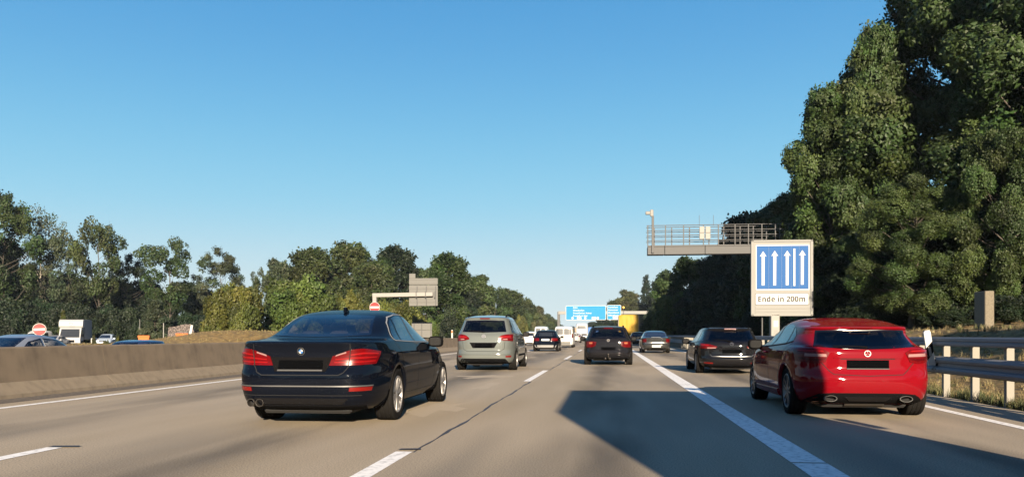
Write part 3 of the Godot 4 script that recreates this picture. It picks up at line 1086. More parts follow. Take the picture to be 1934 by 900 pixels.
func minivan(at: Vector3) -> void:
	var s := {"fine": 1, "paint": "silver_green_paint", "clear": true, "wb": 2.92, "r": 0.33, "track": 0.94, "tyre_w": 0.25, "spokes": 5, "gap": 0.05, "mirror": Vector3(1.02, 1.12, -2.05), "mirror_paint": "black_plastic",
		"handles": v2([-0.4, 1.0, -1.45, 0.98]), "seats": [-1.7, -0.6, 0.72, 1.32], "frit": 0.06}
	s.keys = [[0.22, 0.72, -3.4, 0.84, 5, 4], [0.27, 0.86, -3.58, 0.89, 5, 4], [0.36, 0.93, -3.66, 0.925, 5, 4], [0.48, 0.95, -3.7, 0.94, 5, 4], [0.56, 0.935, -3.7, 0.945, 5, 4], [0.60, 0.90, -3.69, 0.948, 5, 4], [0.80, 0.89, -3.6, 0.95, 5, 4], [0.95, 0.87, -3.4, 0.948, 5, 4], [1.05, 0.85, -3.05, 0.935, 5, 4],
		[1.12, 0.81, -2.8, 0.91, 5, 4], [1.17, 0.775, -2.66, 0.89, 5, 4], [1.3, 0.69, -2.4, 0.83, 5, 4], [1.45, 0.60, -2.08, 0.77, 5, 4], [1.56, 0.54, -1.8, 0.725, 5, 4], [1.60, 0.57, -1.7, 0.705, 5, 4], [1.63, 0.54, -1.6, 0.685, 4.6, 4], [1.67, 0.25, -1.45, 0.63, 4, 3.4], [1.705, -0.2, -1.2, 0.50, 3.2, 3], [1.73, -0.6, -0.9, 0.12, 2.4, 2.4]]
	s.windows = [
		["rear_window", 0, v2([-0.70, 1.19, 0, 1.17, 0.70, 1.19]), v2([-0.61, 1.54, 0, 1.555, 0.61, 1.54])],
		["windshield", 3, v2([-0.68, 1.17, 0.68, 1.17]), v2([-0.55, 1.6, 0, 1.62, 0.55, 1.6])],
		["front_side_window", 1, v2([-2.15, 1.06, -1.2, 1.10]), v2([-2.1, 1.1, -1.7, 1.4, -1.2, 1.56])],
		["rear_side_window", 1, v2([-1.12, 1.10, -0.2, 1.14]), v2([-1.12, 1.565, -0.2, 1.575])],
		["quarter_window", 1, v2([-0.12, 1.145, 0.42, 1.18]), v2([-0.12, 1.572, 0.2, 1.54])]]
	s.details = [
		["tail_light", "tail_red", "r", 0, v2([0.44, 0.965, 0.6, 0.925, 1.02, 0.905]), v2([0.455, 1.02, 0.55, 1.085, 0.72, 1.115, 1.06, 1.12]), 0.012, true],
		["light_band", "tail_bright", "r", 0, v2([0.5, 1.01, 0.9, 1.0]), v2([0.53, 1.055, 0.9, 1.075]), 0.016, true],
		["light_band", "tail_white", "r", 0, v2([0.6, 0.95, 0.74, 0.945]), v2([0.6, 0.98, 0.74, 0.985]), 0.016, true],
		["hatch_seam", "seam_black", "s", 0, v2([-0.66, 0.90, -0.64, 0.68, -0.52, 0.605, 0.52, 0.605, 0.64, 0.68, 0.66, 0.90]), 0.011, 0.002],
		["plate_recess", "black_plastic", "r", 0, v2([-0.33, 0.70, 0.33, 0.70]), v2([-0.43, 0.865, 0.43, 0.865]), 0.004],
		["number_plate", "plate_dark", "r", 0, v2([-0.26, 0.715, 0.26, 0.715]), v2([-0.26, 0.835, 0.26, 0.835]), 0.014],
		["bumper_reflector", "reflector_red", "r", 0, v2([0.70, 0.42, 0.95, 0.42]), v2([0.70, 0.465, 0.97, 0.475]), 0.008, true],
		["valance", "black_plastic", "r", 0, v2([-0.88, 0.215, 0.88, 0.215]), v2([-0.68, 0.375, 0.68, 0.375]), 0.008],
		["bumper_seam", "seam_black", "s", 0, v2([-0.9, 0.50, 0.9, 0.50]), 0.010, 0.002],
		["brake_light", "tail_red", "r", 0, v2([-0.15, 1.588, 0.15, 1.588]), v2([-0.15, 1.613, 0.15, 1.613]), 0.008],
		["window_trim", "chrome", "s", 1, v2([-2.2, 1.045, -1.1, 1.088, 0.45, 1.165]), 0.016, 0.008, true],
		["door_seam", "seam_black", "s", 1, v2([-1.16, 1.08, -1.16, 0.35]), 0.011, 0.002, true],
		["door_seam", "seam_black", "s", 1, v2([-0.1, 1.12, -0.1, 0.8, -0.4, 0.5, -0.45, 0.33]), 0.011, 0.002, true],
		["side_moulding", "black_plastic", "r", 1, v2([-2.3, 0.43, -0.42, 0.43]), v2([-2.3, 0.49, -0.42, 0.49]), 0.012, true]]
	var root := car("grey_minivan", "pale grey-green minivan with roof rails driving ahead of the black sedan", at, s)
	var b: Body = s.body
	part("emblem", disc_on(b, 0, 0, 1.055, 0.055, 0.066, 0.012), "chrome", root)
	part("emblem", disc_on(b, 0, 0, 1.055, 0.0, 0.055, 0.009), "chrome", root)
	for sd in [-1.0, 1.0]:
		var g := Geo.new()
		g.tube([Vector3(sd * 0.60, 1.64, 0.12), Vector3(sd * 0.60, 1.71, 0.02), Vector3(sd * 0.585, 1.735, -0.7), Vector3(sd * 0.58, 1.72, -1.35), Vector3(sd * 0.58, 1.66, -1.45)], [0.022], 8)
		part("roof_rail", g, "black_plastic", root)
	var w := Geo.new()
	w.tube([b.on(0, 0.0, 1.17, 0.03), b.on(0, -0.2, 1.2, 0.02), b.on(0, -0.5, 1.23, 0.015)], [0.018, 0.01, 0.008], 8)
	part("rear_wiper", w, "black_plastic", root)

func dark_estate(at: Vector3) -> void:
	var s := {"fine": 1, "paint": "dark_grey_paint", "clear": true, "wb": 2.6, "r": 0.315, "track": 0.885, "tyre_w": 0.23, "spokes": 5, "gap": 0.045, "mirror": Vector3(0.99, 0.95, -1.85), "mirror_paint": "black_plastic",
		"handles": v2([-0.4, 0.85, -1.35, 0.84]), "seats": [-1.55, -0.5, 0.55, 1.12], "frit": 0.05}
	s.keys = [[0.21, 0.70, -3.2, 0.80, 5, 4], [0.26, 0.80, -3.38, 0.85, 5, 4], [0.34, 0.86, -3.45, 0.875, 5, 4], [0.46, 0.885, -3.47, 0.885, 5, 4], [0.50, 0.87, -3.47, 0.888, 5, 4], [0.53, 0.82, -3.46, 0.89, 5, 4], [0.75, 0.80, -3.35, 0.89, 5, 4], [0.86, 0.785, -3.1, 0.88, 5, 4], [0.93, 0.76, -2.75, 0.86, 5, 4],
		[0.97, 0.735, -2.55, 0.835, 5, 4], [1.08, 0.665, -2.25, 0.77, 5, 4], [1.2, 0.59, -1.95, 0.715, 5, 4], [1.32, 0.52, -1.68, 0.66, 5, 4], [1.35, 0.55, -1.58, 0.64, 5, 4], [1.375, 0.50, -1.5, 0.615, 4.6, 3.8], [1.405, 0.1, -1.3, 0.54, 3.8, 3.2], [1.43, -0.4, -1.05, 0.38, 3, 2.6], [1.44, -0.7, -0.8, 0.1, 2.2, 2.2]]
	s.windows = [
		["rear_window", 0, v2([-0.66, 0.985, 0, 0.965, 0.66, 0.985]), v2([-0.53, 1.305, 0, 1.318, 0.53, 1.305])],
		["windshield", 3, v2([-0.64, 0.98, 0.64, 0.98]), v2([-0.5, 1.33, 0.5, 1.33])],
		["front_side_window", 1, v2([-1.95, 0.93, -1.1, 0.955]), v2([-1.92, 0.96, -1.5, 1.22, -1.1, 1.32])],
		["rear_side_window", 1, v2([-1.03, 0.957, -0.2, 0.98]), v2([-1.03, 1.325, -0.2, 1.325])],
		["quarter_window", 1, v2([-0.13, 0.985, 0.40, 1.02]), v2([-0.13, 1.322, 0.22, 1.28])]]
	s.details = [
		["tail_light", "tail_red", "r", 0, v2([0.47, 0.70, 0.6, 0.655, 0.98, 0.645]), v2([0.43, 0.84, 0.6, 0.865, 1.02, 0.86]), 0.012, true],
		["light_band", "tail_amber", "r", 0, v2([0.58, 0.775, 0.72, 0.77]), v2([0.57, 0.83, 0.72, 0.835]), 0.016, true],
		["light_band", "tail_deep", "r", 0, v2([0.47, 0.71, 0.6, 0.69]), v2([0.45, 0.825, 0.55, 0.835]), 0.015, true],
		["hatch_seam", "seam_black", "s", 0, v2([-0.70, 0.64, -0.69, 0.50, 0.69, 0.50, 0.70, 0.64]), 0.012, 0.002],
		["number_plate", "plate_dark", "r", 0, v2([-0.26, 0.55, 0.26, 0.55]), v2([-0.26, 0.66, 0.26, 0.66]), 0.010],
		["bumper_strip", "charcoal_paint", "r", 0, v2([-0.80, 0.335, 0.80, 0.335]), v2([-0.78, 0.37, 0.78, 0.37]), 0.012],
		["valance", "black_plastic", "r", 0, v2([-0.80, 0.215, 0.80, 0.215]), v2([-0.80, 0.29, 0.80, 0.29]), 0.007],
		["brake_light", "tail_red", "r", 0, v2([-0.16, 1.328, 0.16, 1.328]), v2([-0.16, 1.352, 0.16, 1.352]), 0.008],
		["door_seam", "seam_black", "s", 1, v2([-1.06, 0.95, -1.06, 0.33]), 0.011, 0.002, true],
		["door_seam", "seam_black", "s", 1, v2([-0.1, 0.97, -0.12, 0.75, -0.42, 0.45]), 0.011, 0.002, true]]
	var root := car("dark_estate_car", "dusty dark grey estate car with a tow bar, straight ahead in the camera's lane", at, s)
	var b: Body = s.body
	part("emblem", disc_on(b, 0, 0, 0.90, 0.042, 0.052, 0.010), "chrome", root)
	part("emblem", disc_on(b, 0, 0, 0.90, 0.0, 0.042, 0.008), "brake", root)
	var tb := Geo.new()
	tb.tube([Vector3(0, 0.27, 0.7), Vector3(0, 0.26, 0.95), Vector3(0, 0.30, 1.0), Vector3(0, 0.36, 1.0)], [0.022], 8)
	tb.lump(Vector3(0, 0.40, 1.0), Vector3(0.032, 0.038, 0.032), Basis(), 1.0)
	tb.box(Vector3(-0.1, 0.25, 0.84), Vector3(0.05, 0.05, 0.04), 0.01)
	tb.box(Vector3(0.06, 0.25, 0.84), Vector3(0.05, 0.05, 0.04), 0.01)
	part("tow_bar", tb, "brake", root)
	for sd in [-1.0, 1.0]:
		var g := Geo.new()
		g.tube([Vector3(sd * 0.56, 1.36, 0.25), Vector3(sd * 0.56, 1.42, 0.15), Vector3(sd * 0.55, 1.445, -0.5), Vector3(sd * 0.55, 1.43, -1.15), Vector3(sd * 0.55, 1.37, -1.25)], [0.02], 8)
		part("roof_rail", g, "black_plastic", root)
	var ex := Geo.new()
	ex.tube([Vector3(-0.52, 0.24, 0.5), Vector3(-0.52, 0.23, 0.86)], [0.03], 10, false)
	part("exhaust_pipe", ex, "brake", root)

func black_estate(at: Vector3) -> void:
	var s := {"fine": 1, "paint": "charcoal_paint", "clear": true, "wb": 2.66, "r": 0.325, "track": 0.905, "tyre_w": 0.23, "spokes": 5, "spoke_style": 1, "gap": 0.045, "mirror": Vector3(1.0, 0.90, -1.95), "mirror_paint": "black_plastic",
		"handles": v2([-0.4, 0.80, -1.35, 0.785]), "seats": [-1.6, -0.55, 0.5, 1.03], "frit": 0.05}
	s.keys = [[0.19, 0.74, -3.2, 0.82, 4.6, 4], [0.24, 0.86, -3.4, 0.87, 4.6, 4], [0.32, 0.92, -3.5, 0.90, 4.6, 4], [0.42, 0.94, -3.52, 0.912, 4.6, 4], [0.46, 0.93, -3.52, 0.914, 4.6, 4], [0.49, 0.90, -3.5, 0.915, 4.6, 4], [0.66, 0.875, -3.4, 0.915, 4.6, 4], [0.78, 0.87, -3.2, 0.912, 4.6, 4], [0.83, 0.86, -2.95, 0.895, 4.6, 4], [0.88, 0.82, -2.65, 0.865, 4.6, 4],
		[0.92, 0.78, -2.5, 0.835, 4.6, 4], [1.02, 0.69, -2.22, 0.775, 4.6, 4], [1.13, 0.59, -1.95, 0.725, 4.6, 4], [1.235, 0.50, -1.68, 0.675, 4.6, 4], [1.265, 0.55, -1.58, 0.655, 4.6, 4], [1.29, 0.50, -1.5, 0.63, 4.4, 3.8], [1.32, 0.05, -1.3, 0.55, 3.6, 3.2], [1.345, -0.4, -1.05, 0.38, 2.8, 2.6], [1.355, -0.7, -0.8, 0.1, 2.2, 2.2]]
	s.windows = [
		["rear_window", 0, v2([-0.70, 0.905, 0, 0.885, 0.70, 0.905]), v2([-0.56, 1.222, 0, 1.235, 0.56, 1.222]), "tint_glass"],
		["windshield", 3, v2([-0.64, 0.93, 0.64, 0.93]), v2([-0.5, 1.26, 0.5, 1.26])],
		["front_side_window", 1, v2([-2.0, 0.865, -1.12, 0.885]), v2([-1.96, 0.89, -1.5, 1.15, -1.12, 1.24])],
		["rear_side_window", 1, v2([-1.05, 0.886, -0.2, 0.91]), v2([-1.05, 1.245, -0.2, 1.24])],
		["quarter_window", 1, v2([-0.13, 0.912, 0.42, 0.96]), v2([-0.13, 1.238, 0.2, 1.17])]]
	s.details = [
		["tail_light", "tail_red", "r", 0, v2([0.42, 0.74, 0.55, 0.715, 1.02, 0.72]), v2([0.40, 0.775, 0.6, 0.835, 1.05, 0.87]), 0.012, true],
		["reversing_lamp", "tail_white", "r", 0, v2([0.44, 0.725, 0.68, 0.715]), v2([0.43, 0.752, 0.68, 0.755]), 0.016, true],
		["light_band", "tail_bright", "r", 0, v2([0.62, 0.79, 0.95, 0.80]), v2([0.64, 0.825, 0.95, 0.845]), 0.016, true],
		["hatch_seam", "seam_black", "s", 0, v2([-0.67, 0.72, -0.62, 0.55, -0.55, 0.49, 0.55, 0.49, 0.62, 0.55, 0.67, 0.72]), 0.011, 0.002],
		["hatch_strip", "chrome", "s", 0, v2([-0.60, 0.555, -0.535, 0.50, 0.535, 0.50, 0.60, 0.555]), 0.009, 0.005],
		["number_plate", "plate_dark", "r", 0, v2([-0.26, 0.585, 0.26, 0.585]), v2([-0.26, 0.695, 0.26, 0.695]), 0.012],
		["bumper_reflector", "reflector_red", "r", 0, v2([0.52, 0.30, 0.82, 0.305]), v2([0.52, 0.332, 0.83, 0.34]), 0.010, true],
		["valance", "black_plastic", "r", 0, v2([-0.80, 0.195, 0.80, 0.195]), v2([-0.80, 0.265, 0.80, 0.265]), 0.007],
		["brake_light", "tail_white", "r", 0, v2([-0.16, 1.25, 0.16, 1.25]), v2([-0.16, 1.27, 0.16, 1.27]), 0.008],
		["window_trim", "chrome", "s", 1, v2([-2.02, 0.852, -1.1, 0.872, 0.0, 0.90, 0.46, 0.945]), 0.012, 0.007, true],
		["door_seam", "seam_black", "s", 1, v2([-1.08, 0.875, -1.08, 0.33]), 0.011, 0.002, true],
		["door_seam", "seam_black", "s", 1, v2([-0.05, 0.9, -0.14, 0.72, -0.45, 0.42]), 0.011, 0.002, true]]
	var root := car("black_estate_car", "black estate car with red-and-white lamp clusters, in front of the red hatchback", at, s)
	var b: Body = s.body
	part("emblem", disc_on(b, 0, 0, 0.845, 0.045, 0.055, 0.010), "chrome", root)
	part("emblem", disc_on(b, 0, 0, 0.845, 0.0, 0.030, 0.010, -0.4, 2.74, 8), "chrome", root)
	var w := Geo.new()
	w.tube([b.on(0, 0.03, 0.895, 0.03), b.on(0, -0.15, 0.935, 0.02), b.on(0, -0.48, 0.955, 0.015)], [0.018, 0.012, 0.008], 8)
	part("rear_wiper", w, "black_plastic", root)
	var an := Geo.new()
	an.tube([Vector3(-0.1, 1.31, 0.1), Vector3(-0.1, 1.42, 0.2)], [0.008, 0.004], 6)
	part("roof_antenna", an, "black_plastic", root)
	for sd in [-1.0, 1.0]:
		var g := Geo.new()
		g.tube([Vector3(sd * 0.57, 1.28, 0.25), Vector3(sd * 0.565, 1.335, 0.15), Vector3(sd * 0.555, 1.36, -0.5), Vector3(sd * 0.55, 1.345, -1.15), Vector3(sd * 0.55, 1.285, -1.25)], [0.018], 8)
		part("roof_rail", g, "black_plastic", root)

# smaller cars farther off share three outlines, stretched to each car's own size
func outline(kind: String, h: float, w: float, l: float, deck := 0.0) -> Array:
	var k := []
	match kind:
		"hatch":
			k = [[0.19, 0.60, -3.1, 0.80, 4.6, 4], [0.26, 0.72, -3.3, 0.87, 4.6, 4], [0.40, 0.78, -3.38, 0.90, 4.6, 4], [0.52, 0.78, -3.4, 0.91, 4.6, 4], [0.58, 0.74, -3.38, 0.91, 4.6, 4], [0.78, 0.72, -3.2, 0.905, 4.6, 4], [0.90, 0.68, -2.7, 0.87, 4.6, 4], [0.97, 0.62, -2.45, 0.83, 4.6, 4], [1.15, 0.46, -2.0, 0.74, 4.6, 4], [1.32, 0.32, -1.65, 0.66, 4.6, 4], [1.36, 0.33, -1.55, 0.63, 4.4, 3.8], [1.40, -0.05, -1.35, 0.54, 3.6, 3.2], [1.43, -0.5, -1.1, 0.36, 2.8, 2.6], [1.44, -0.75, -0.8, 0.1, 2.2, 2.2]]
		"sedan":
			k = [[0.20, 0.85, -3.3, 0.80, 4.6, 4], [0.27, 0.98, -3.5, 0.88, 4.6, 4], [0.42, 1.06, -3.6, 0.91, 4.6, 4], [0.56, 1.06, -3.6, 0.92, 4.6, 4], [0.62, 1.02, -3.58, 0.92, 4.6, 4], [0.80, 1.0, -3.4, 0.92, 4.6, 4], [0.92, 1.0, -2.9, 0.89, 4.6, 4], [0.985, 0.98, -2.55, 0.86, 4.6, 4], [1.01, 0.60, -2.45, 0.83, 4.6, 4], [1.05, 0.42, -2.35, 0.80, 4.4, 4], [1.2, 0.06, -1.95, 0.72, 4.4, 4], [1.33, -0.30, -1.6, 0.65, 4.2, 3.6], [1.38, -0.55, -1.4, 0.57, 3.6, 3.2], [1.42, -0.85, -1.2, 0.38, 2.8, 2.6], [1.43, -1.0, -1.05, 0.1, 2.2, 2.2]]
		"van":
			k = [[0.22, 0.70, -3.1, 0.80, 8, 4], [0.28, 0.80, -3.3, 0.86, 8, 4], [0.40, 0.84, -3.35, 0.88, 8, 4], [0.48, 0.82, -3.35, 0.885, 8, 4], [0.9, 0.80, -3.2, 0.885, 8, 4], [1.02, 0.79, -2.8, 0.88, 8, 4], [1.1, 0.785, -2.6, 0.865, 8, 4], [1.4, 0.765, -2.2, 0.825, 8, 4], [1.65, 0.74, -1.9, 0.785, 8, 4], [1.74, 0.70, -1.7, 0.75, 7, 4], [1.80, 0.55, -1.5, 0.66, 5, 3.6], [1.83, 0.2, -1.2, 0.45, 4, 3], [1.84, -0.2, -0.8, 0.1, 2.4, 2.4]]
	var top: float = k[-1][0]
	for r in k:
		r[0] = r[0] * h / top
		r[1] *= l
		r[2] *= l
		r[3] *= w
	return k

func rear_details(h0: float, h1: float, qi: float, qo: float, plate: float, plate_mat: String, zb: float) -> Array:
	return [
		["tail_light", "tail_red", "r", 0, v2([qi, h0, qo, h0]), v2([qi, h1, qo, h1]), 0.014, true],
		["number_plate", plate_mat, "r", 0, v2([-0.26, plate, 0.26, plate]), v2([-0.26, plate + 0.12, 0.26, plate + 0.12]), 0.014],
		["hatch_seam", "seam_black", "s", 0, v2([-0.6, h0, -0.56, zb, 0.56, zb, 0.6, h0]), 0.018, 0.003],
		["valance", "black_plastic", "r", 0, v2([-0.78, 0.215, 0.78, 0.215]), v2([-0.76, 0.30, 0.76, 0.30]), 0.008]]

func far_windows(kind: String, h: float, l: float) -> Array:
	var f := h / 1.44
	var w := []
	match kind:
		"hatch":
			w = [["rear_window", 0, v2([-0.64, 0.98, 0.64, 0.98]), v2([-0.54, 1.29, 0.54, 1.29])], ["windshield", 3, v2([-0.64, 0.98, 0.64, 0.98]), v2([-0.5, 1.33, 0.5, 1.33])], ["side_window", 1, v2([-1.9, 0.93, -1.06, 0.95]), v2([-1.85, 0.97, -1.5, 1.22, -1.06, 1.32])], ["side_window", 1, v2([-0.98, 0.95, 0.1, 0.99]), v2([-0.98, 1.33, -0.2, 1.29])]]
		"sedan":
			w = [["rear_window", 0, v2([-0.62, 1.05, 0.62, 1.05]), v2([-0.5, 1.32, 0.5, 1.32])], ["windshield", 3, v2([-0.66, 1.02, 0.66, 1.02]), v2([-0.52, 1.34, 0.52, 1.34])], ["side_window", 1, v2([-2.05, 0.98, -1.1, 1.0]), v2([-2.0, 1.02, -1.6, 1.24, -1.1, 1.33])], ["side_window", 1, v2([-1.02, 1.0, 0.05, 1.04]), v2([-1.02, 1.33, -0.3, 1.27])]]
		"van":
			f = h / 1.84
			w = [["rear_window", 0, v2([0.06, 1.12, 0.68, 1.12]), v2([0.06, 1.60, 0.62, 1.60])], ["rear_window", 0, v2([-0.68, 1.12, -0.06, 1.12]), v2([-0.62, 1.60, -0.06, 1.60])], ["windshield", 3, v2([-0.66, 1.1, 0.66, 1.1]), v2([-0.55, 1.65, 0.55, 1.65])], ["side_window", 1, v2([-2.2, 1.08, -1.2, 1.1]), v2([-2.1, 1.15, -1.8, 1.5, -1.2, 1.6])], ["side_window", 1, v2([-1.1, 1.1, -0.3, 1.1]), v2([-1.1, 1.6, -0.3, 1.6])]]
	for e in w:
		for li in [e[2], e[3]]:
			for i in li.size():
				li[i] = Vector2(li[i].x * (l if e[1] == 1 else 1.0), li[i].y * f)
	return w

func far_car(called: String, label: String, kind: String, at: Vector3, h: float, w: float, l: float, paint: String, det: Array, turn := 0.0, extra := {}) -> Node3D:
	var s := {"fine": 0, "paint": paint, "clear": false, "wb": 2.6 * l, "r": 0.32, "track": 0.88 * w, "tyre_w": 0.22, "spokes": 5, "gap": 0.045}
	s.keys = outline(kind, h, w, l)
	s.windows = far_windows(kind, h, l)
	s.details = det
	s.mirror = Vector3(0.98 * w, h * (0.66 if kind != "van" else 0.6), -1.9 * l)
	s.merge(extra, true)
	return car(called, label, at, s, turn)

func front_details(h: float) -> Array:
	return [
		["headlight", "head_glass", "r", 3, v2([0.45, 0.60 * h, 1.0, 0.64 * h]), v2([0.5, 0.68 * h, 1.05, 0.72 * h]), 0.012, true],
		["grille", "black_plastic", "r", 3, v2([-0.38, 0.48 * h, 0.38, 0.48 * h]), v2([-0.40, 0.62 * h, 0.40, 0.62 * h]), 0.010],
		["number_plate", "plate_white", "r", 3, v2([-0.26, 0.38 * h, 0.26, 0.38 * h]), v2([-0.26, 0.46 * h, 0.26, 0.46 * h]), 0.014],
		["air_intake", "black_plastic", "r", 3, v2([-0.6, 0.22, 0.6, 0.22]), v2([-0.62, 0.34, 0.62, 0.34]), 0.010]]

# ---------------------------------------------------------------- the setting
# X to the right of the camera's lane centre, D metres ahead; the road bends gently left far ahead.
func bend(d: float) -> float:
	return -pow(maxf(d - 60.0, 0.0), 2) / 8400.0

func W(x: float, y: float, d: float) -> Vector3:
	return Vector3(x + bend(d), y, -d)

func sheet(x0: float, x1: float, y: float, d0: float, d1: float, step := 8.0, nx := 1) -> Geo:
	var g := Geo.new()
	var rows := []
	var n := maxi(1, ceili((d1 - d0) / step))
	for i in n + 1:
		var d := lerpf(d0, d1, float(i) / n)
		var row := PackedVector3Array()
		for k in nx + 1:
			row.append(W(lerpf(x0, x1, float(k) / nx), y, d))
		rows.append(row)
	g.grid(rows)
	return g

# a cross-section (x, y pairs) drawn along the road
func along(prof: Array, d0: float, d1: float, step: float, ends := true) -> Geo:
	var g := Geo.new()
	var n := maxi(1, ceili((d1 - d0) / step))
	var ds := []
	for i in n + 1:
		ds.append(lerpf(d0, d1, float(i) / n))
	for k in prof.size() - 1:
		for i in n:
			var a: Vector2 = prof[k]
			var b: Vector2 = prof[k + 1]
			g.quad(W(a.x, a.y, ds[i]), W(b.x, b.y, ds[i]), W(b.x, b.y, ds[i + 1]), W(a.x, a.y, ds[i + 1]))
	if ends:
		var poly := PackedVector2Array(prof)
		for d in [d0, d1]:
			g.prism(poly, W(0, 0, d), Vector3.RIGHT, Vector3.UP, Vector3.ZERO)
	return g

func bank(x: float, d: float) -> float:
	var s := smoothstep(7.2, 11.5, x) * 1.25 + smoothstep(11.5, 24.0, x) * 0.9
	return s * smoothstep(260.0, 90.0, d) + 0.10 * sin(d * 0.31 + x) * smoothstep(8.0, 10.0, x) - 0.03

func mound(x: float, d: float) -> float:
	var u := (x + 30.0) / 6.5
	var w := (d - 66.0) / 15.0
	return -0.36 + 0.72 * smoothstep(-48.0, -44.0, x) * smoothstep(-15.0, -20.0, x) * smoothstep(56.0, 64.0, d) * smoothstep(98.0, 92.0, d) + 1.15 * exp(-(u * u + w * w))

func setting() -> void:
	# materials
	var fine := noise_tex(3, 0.07, [[0.0, grey(0.58)], [0.35, grey(0.82)], [0.55, grey(0.93)], [0.75, grey(1.0)], [1.0, grey(1.0)]], 512, 5)
	var streak := noise_tex(9, 0.012, [[0.0, Color(0.70, 0.71, 0.74)], [0.38, Color(0.91, 0.91, 0.91)], [0.6, Color(1, 1, 1)], [1.0, Color(0.90, 0.89, 0.85)]], 256, 4)
	var asp := mk("asphalt", lin(0.338, 0.274, 0.187), 0.9)
	tri_tex(asp, fine, 0.75)
	relief(asp, fine, 0.08)
	asp.detail_enabled = true
	asp.detail_albedo = streak
	asp.detail_blend_mode = BaseMaterial3D.BLEND_MODE_MUL
	asp.detail_uv_layer = BaseMaterial3D.DETAIL_UV_2
	asp.uv2_triplanar = true
	asp.uv2_world_triplanar = true
	asp.uv2_scale = Vector3(1.0 / 9.0, 1.0, 1.0 / 70.0)
	var conc_t := noise_tex(5, 0.02, [[0.0, grey(0.78)], [0.35, grey(0.91)], [0.6, grey(0.97)], [1.0, grey(1.0)]], 512, 6)
	var conc := mk("concrete", lin(0.152, 0.115, 0.076), 0.9)
	tri_tex(conc, conc_t, 6.0)
	relief(conc, fine, 0.05)
	conc.detail_enabled = true
	conc.detail_albedo = noise_tex(12, 0.015, [[0.0, Color(0.88, 0.875, 0.875)], [0.35, Color(0.97, 0.97, 0.97)], [0.62, Color(1, 1, 1)], [1.0, Color(1, 1, 1)]], 256, 5)
	conc.detail_blend_mode = BaseMaterial3D.BLEND_MODE_MUL
	conc.detail_uv_layer = BaseMaterial3D.DETAIL_UV_2
	conc.uv2_triplanar = true
	conc.uv2_world_triplanar = true
	conc.uv2_scale = Vector3(1.0 / 5.0, 1.0 / 14.0, 1.0 / 1.5)
	var foot := mk("concrete_foot", lin(0.185, 0.147, 0.10), 0.9)
	tri_tex(foot, conc_t, 2.5)
	relief(foot, fine, 0.08)
	var mark := mk("road_paint", lin(0.72, 0.70, 0.66), 0.7)
	tri_tex(mark, noise_tex(21, 0.05, [[0.0, grey(0.66)], [0.3, grey(0.88)], [0.5, grey(0.97)], [1.0, grey(1.0)]], 256, 5), 1.3)
	mk("tar", lin(0.028, 0.024, 0.024), 0.6)
	mk("gutter", lin(0.11, 0.085, 0.062), 0.95)
	tri_tex(M.gutter, noise_tex(23, 0.06, [[0.0, grey(0.45)], [0.5, grey(0.8)], [1.0, grey(1.0)]], 256, 5), 1.5)
	mk("patch", lin(0.37, 0.302, 0.21), 0.9)
	tri_tex(M.patch, fine, 0.9)
	var dry := noise_tex(31, 0.02, [[0.0, Color(0.30, 0.26, 0.13)], [0.35, Color(0.50, 0.42, 0.22)], [0.6, Color(0.62, 0.53, 0.31)], [1.0, Color(0.70, 0.61, 0.40)]], 512, 6)
	var soil := mk("dry_ground", Color(0.72, 0.68, 0.6), 0.95)
	tri_tex(soil, dry, 6.0)
	relief(soil, dry, 5.0)
	var mot := noise_tex(51, 0.04, [[0.0, grey(0.25)], [0.45, grey(0.55)], [0.55, grey(0.9)], [1.0, grey(1.0)]], 256, 5)
	mk("mottled", lin(0.15, 0.122, 0.112), 0.95)
	tri_tex(M.mottled, mot, 1.6)
	mk("mottled_pale", lin(0.13, 0.112, 0.08), 0.95)
	tri_tex(M.mottled_pale, conc_t, 0.7)
	var wood := mk("wood_floor", lin(0.05, 0.045, 0.025), 0.95)
	tri_tex(wood, conc_t, 4.0)

	# ground, one sheet to the horizon
	var g := Geo.new()
	var rows := []
	for d in [-150.0, -60.0, 0.0, 40.0, 80.0, 120.0, 180.0, 260.0, 400.0, 700.0, 1200.0, 2200.0]:
		var row := PackedVector3Array()
		for x in [-1500.0, -500.0, -200.0, -100.0, -60.0, -30.0, -12.0, 7.0, 30.0, 80.0, 200.0, 500.0, 1500.0]:
			row.append(Vector3(x, -0.42, -d))
		rows.append(row)
	g.grid(rows)
	struct("ground", g, "dry_ground")
	struct("motorway_carriageway", sheet(-10.2, 5.95, 0.0, -40, 900, 6.0, 4), "asphalt")
	struct("opposite_carriageway", sheet(-20.2, -11.6, -0.38, -40, 900, 8.0, 2), "asphalt")
	# car park beside the far carriageway
	g = Geo.new()
	g.grid([PackedVector3Array([Vector3(-96, -0.385, -74), Vector3(-34, -0.385, -80)]), PackedVector3Array([Vector3(-100, -0.385, -112), Vector3(-44, -0.385, -106)])])
	struct("car_park", g, "asphalt")
	# right verge and bank
	g = Geo.new()
	rows = []
	for i in 60:
		var d := -30.0 + 5.0 * i
		var row := PackedVector3Array()
		for x in [5.95, 6.6, 7.2, 8.0, 9.0, 10.0, 11.0, 12.0, 14.0, 18.0, 24.0, 34.0, 50.0]:
			row.append(W(x, bank(x, d) if x > 6.0 else -0.02, d))
		rows.append(row)
	g.grid(rows)
	struct("grass_bank_ground", g, "dry_ground")
	# grassy mound on the left
	g = Geo.new()
	rows = []
	for i in 25:
		var row := PackedVector3Array()
		for k in 25:
			var x := -50.0 + 1.6 * k
			var d := 48.0 + 2.2 * i
			row.append(Vector3(x, mound(x, d) - 0.03 + 0.08 * sin(x * 1.7 + d), -d))
		rows.append(row)
	g.grid(rows)
	struct("grass_mound_ground", g, "dry_ground")
	# strip between the carriageway and the barrier
	struct("gutter_strip", sheet(-10.62, -9.62, 0.004, -40, 500, 6.0), "gutter")
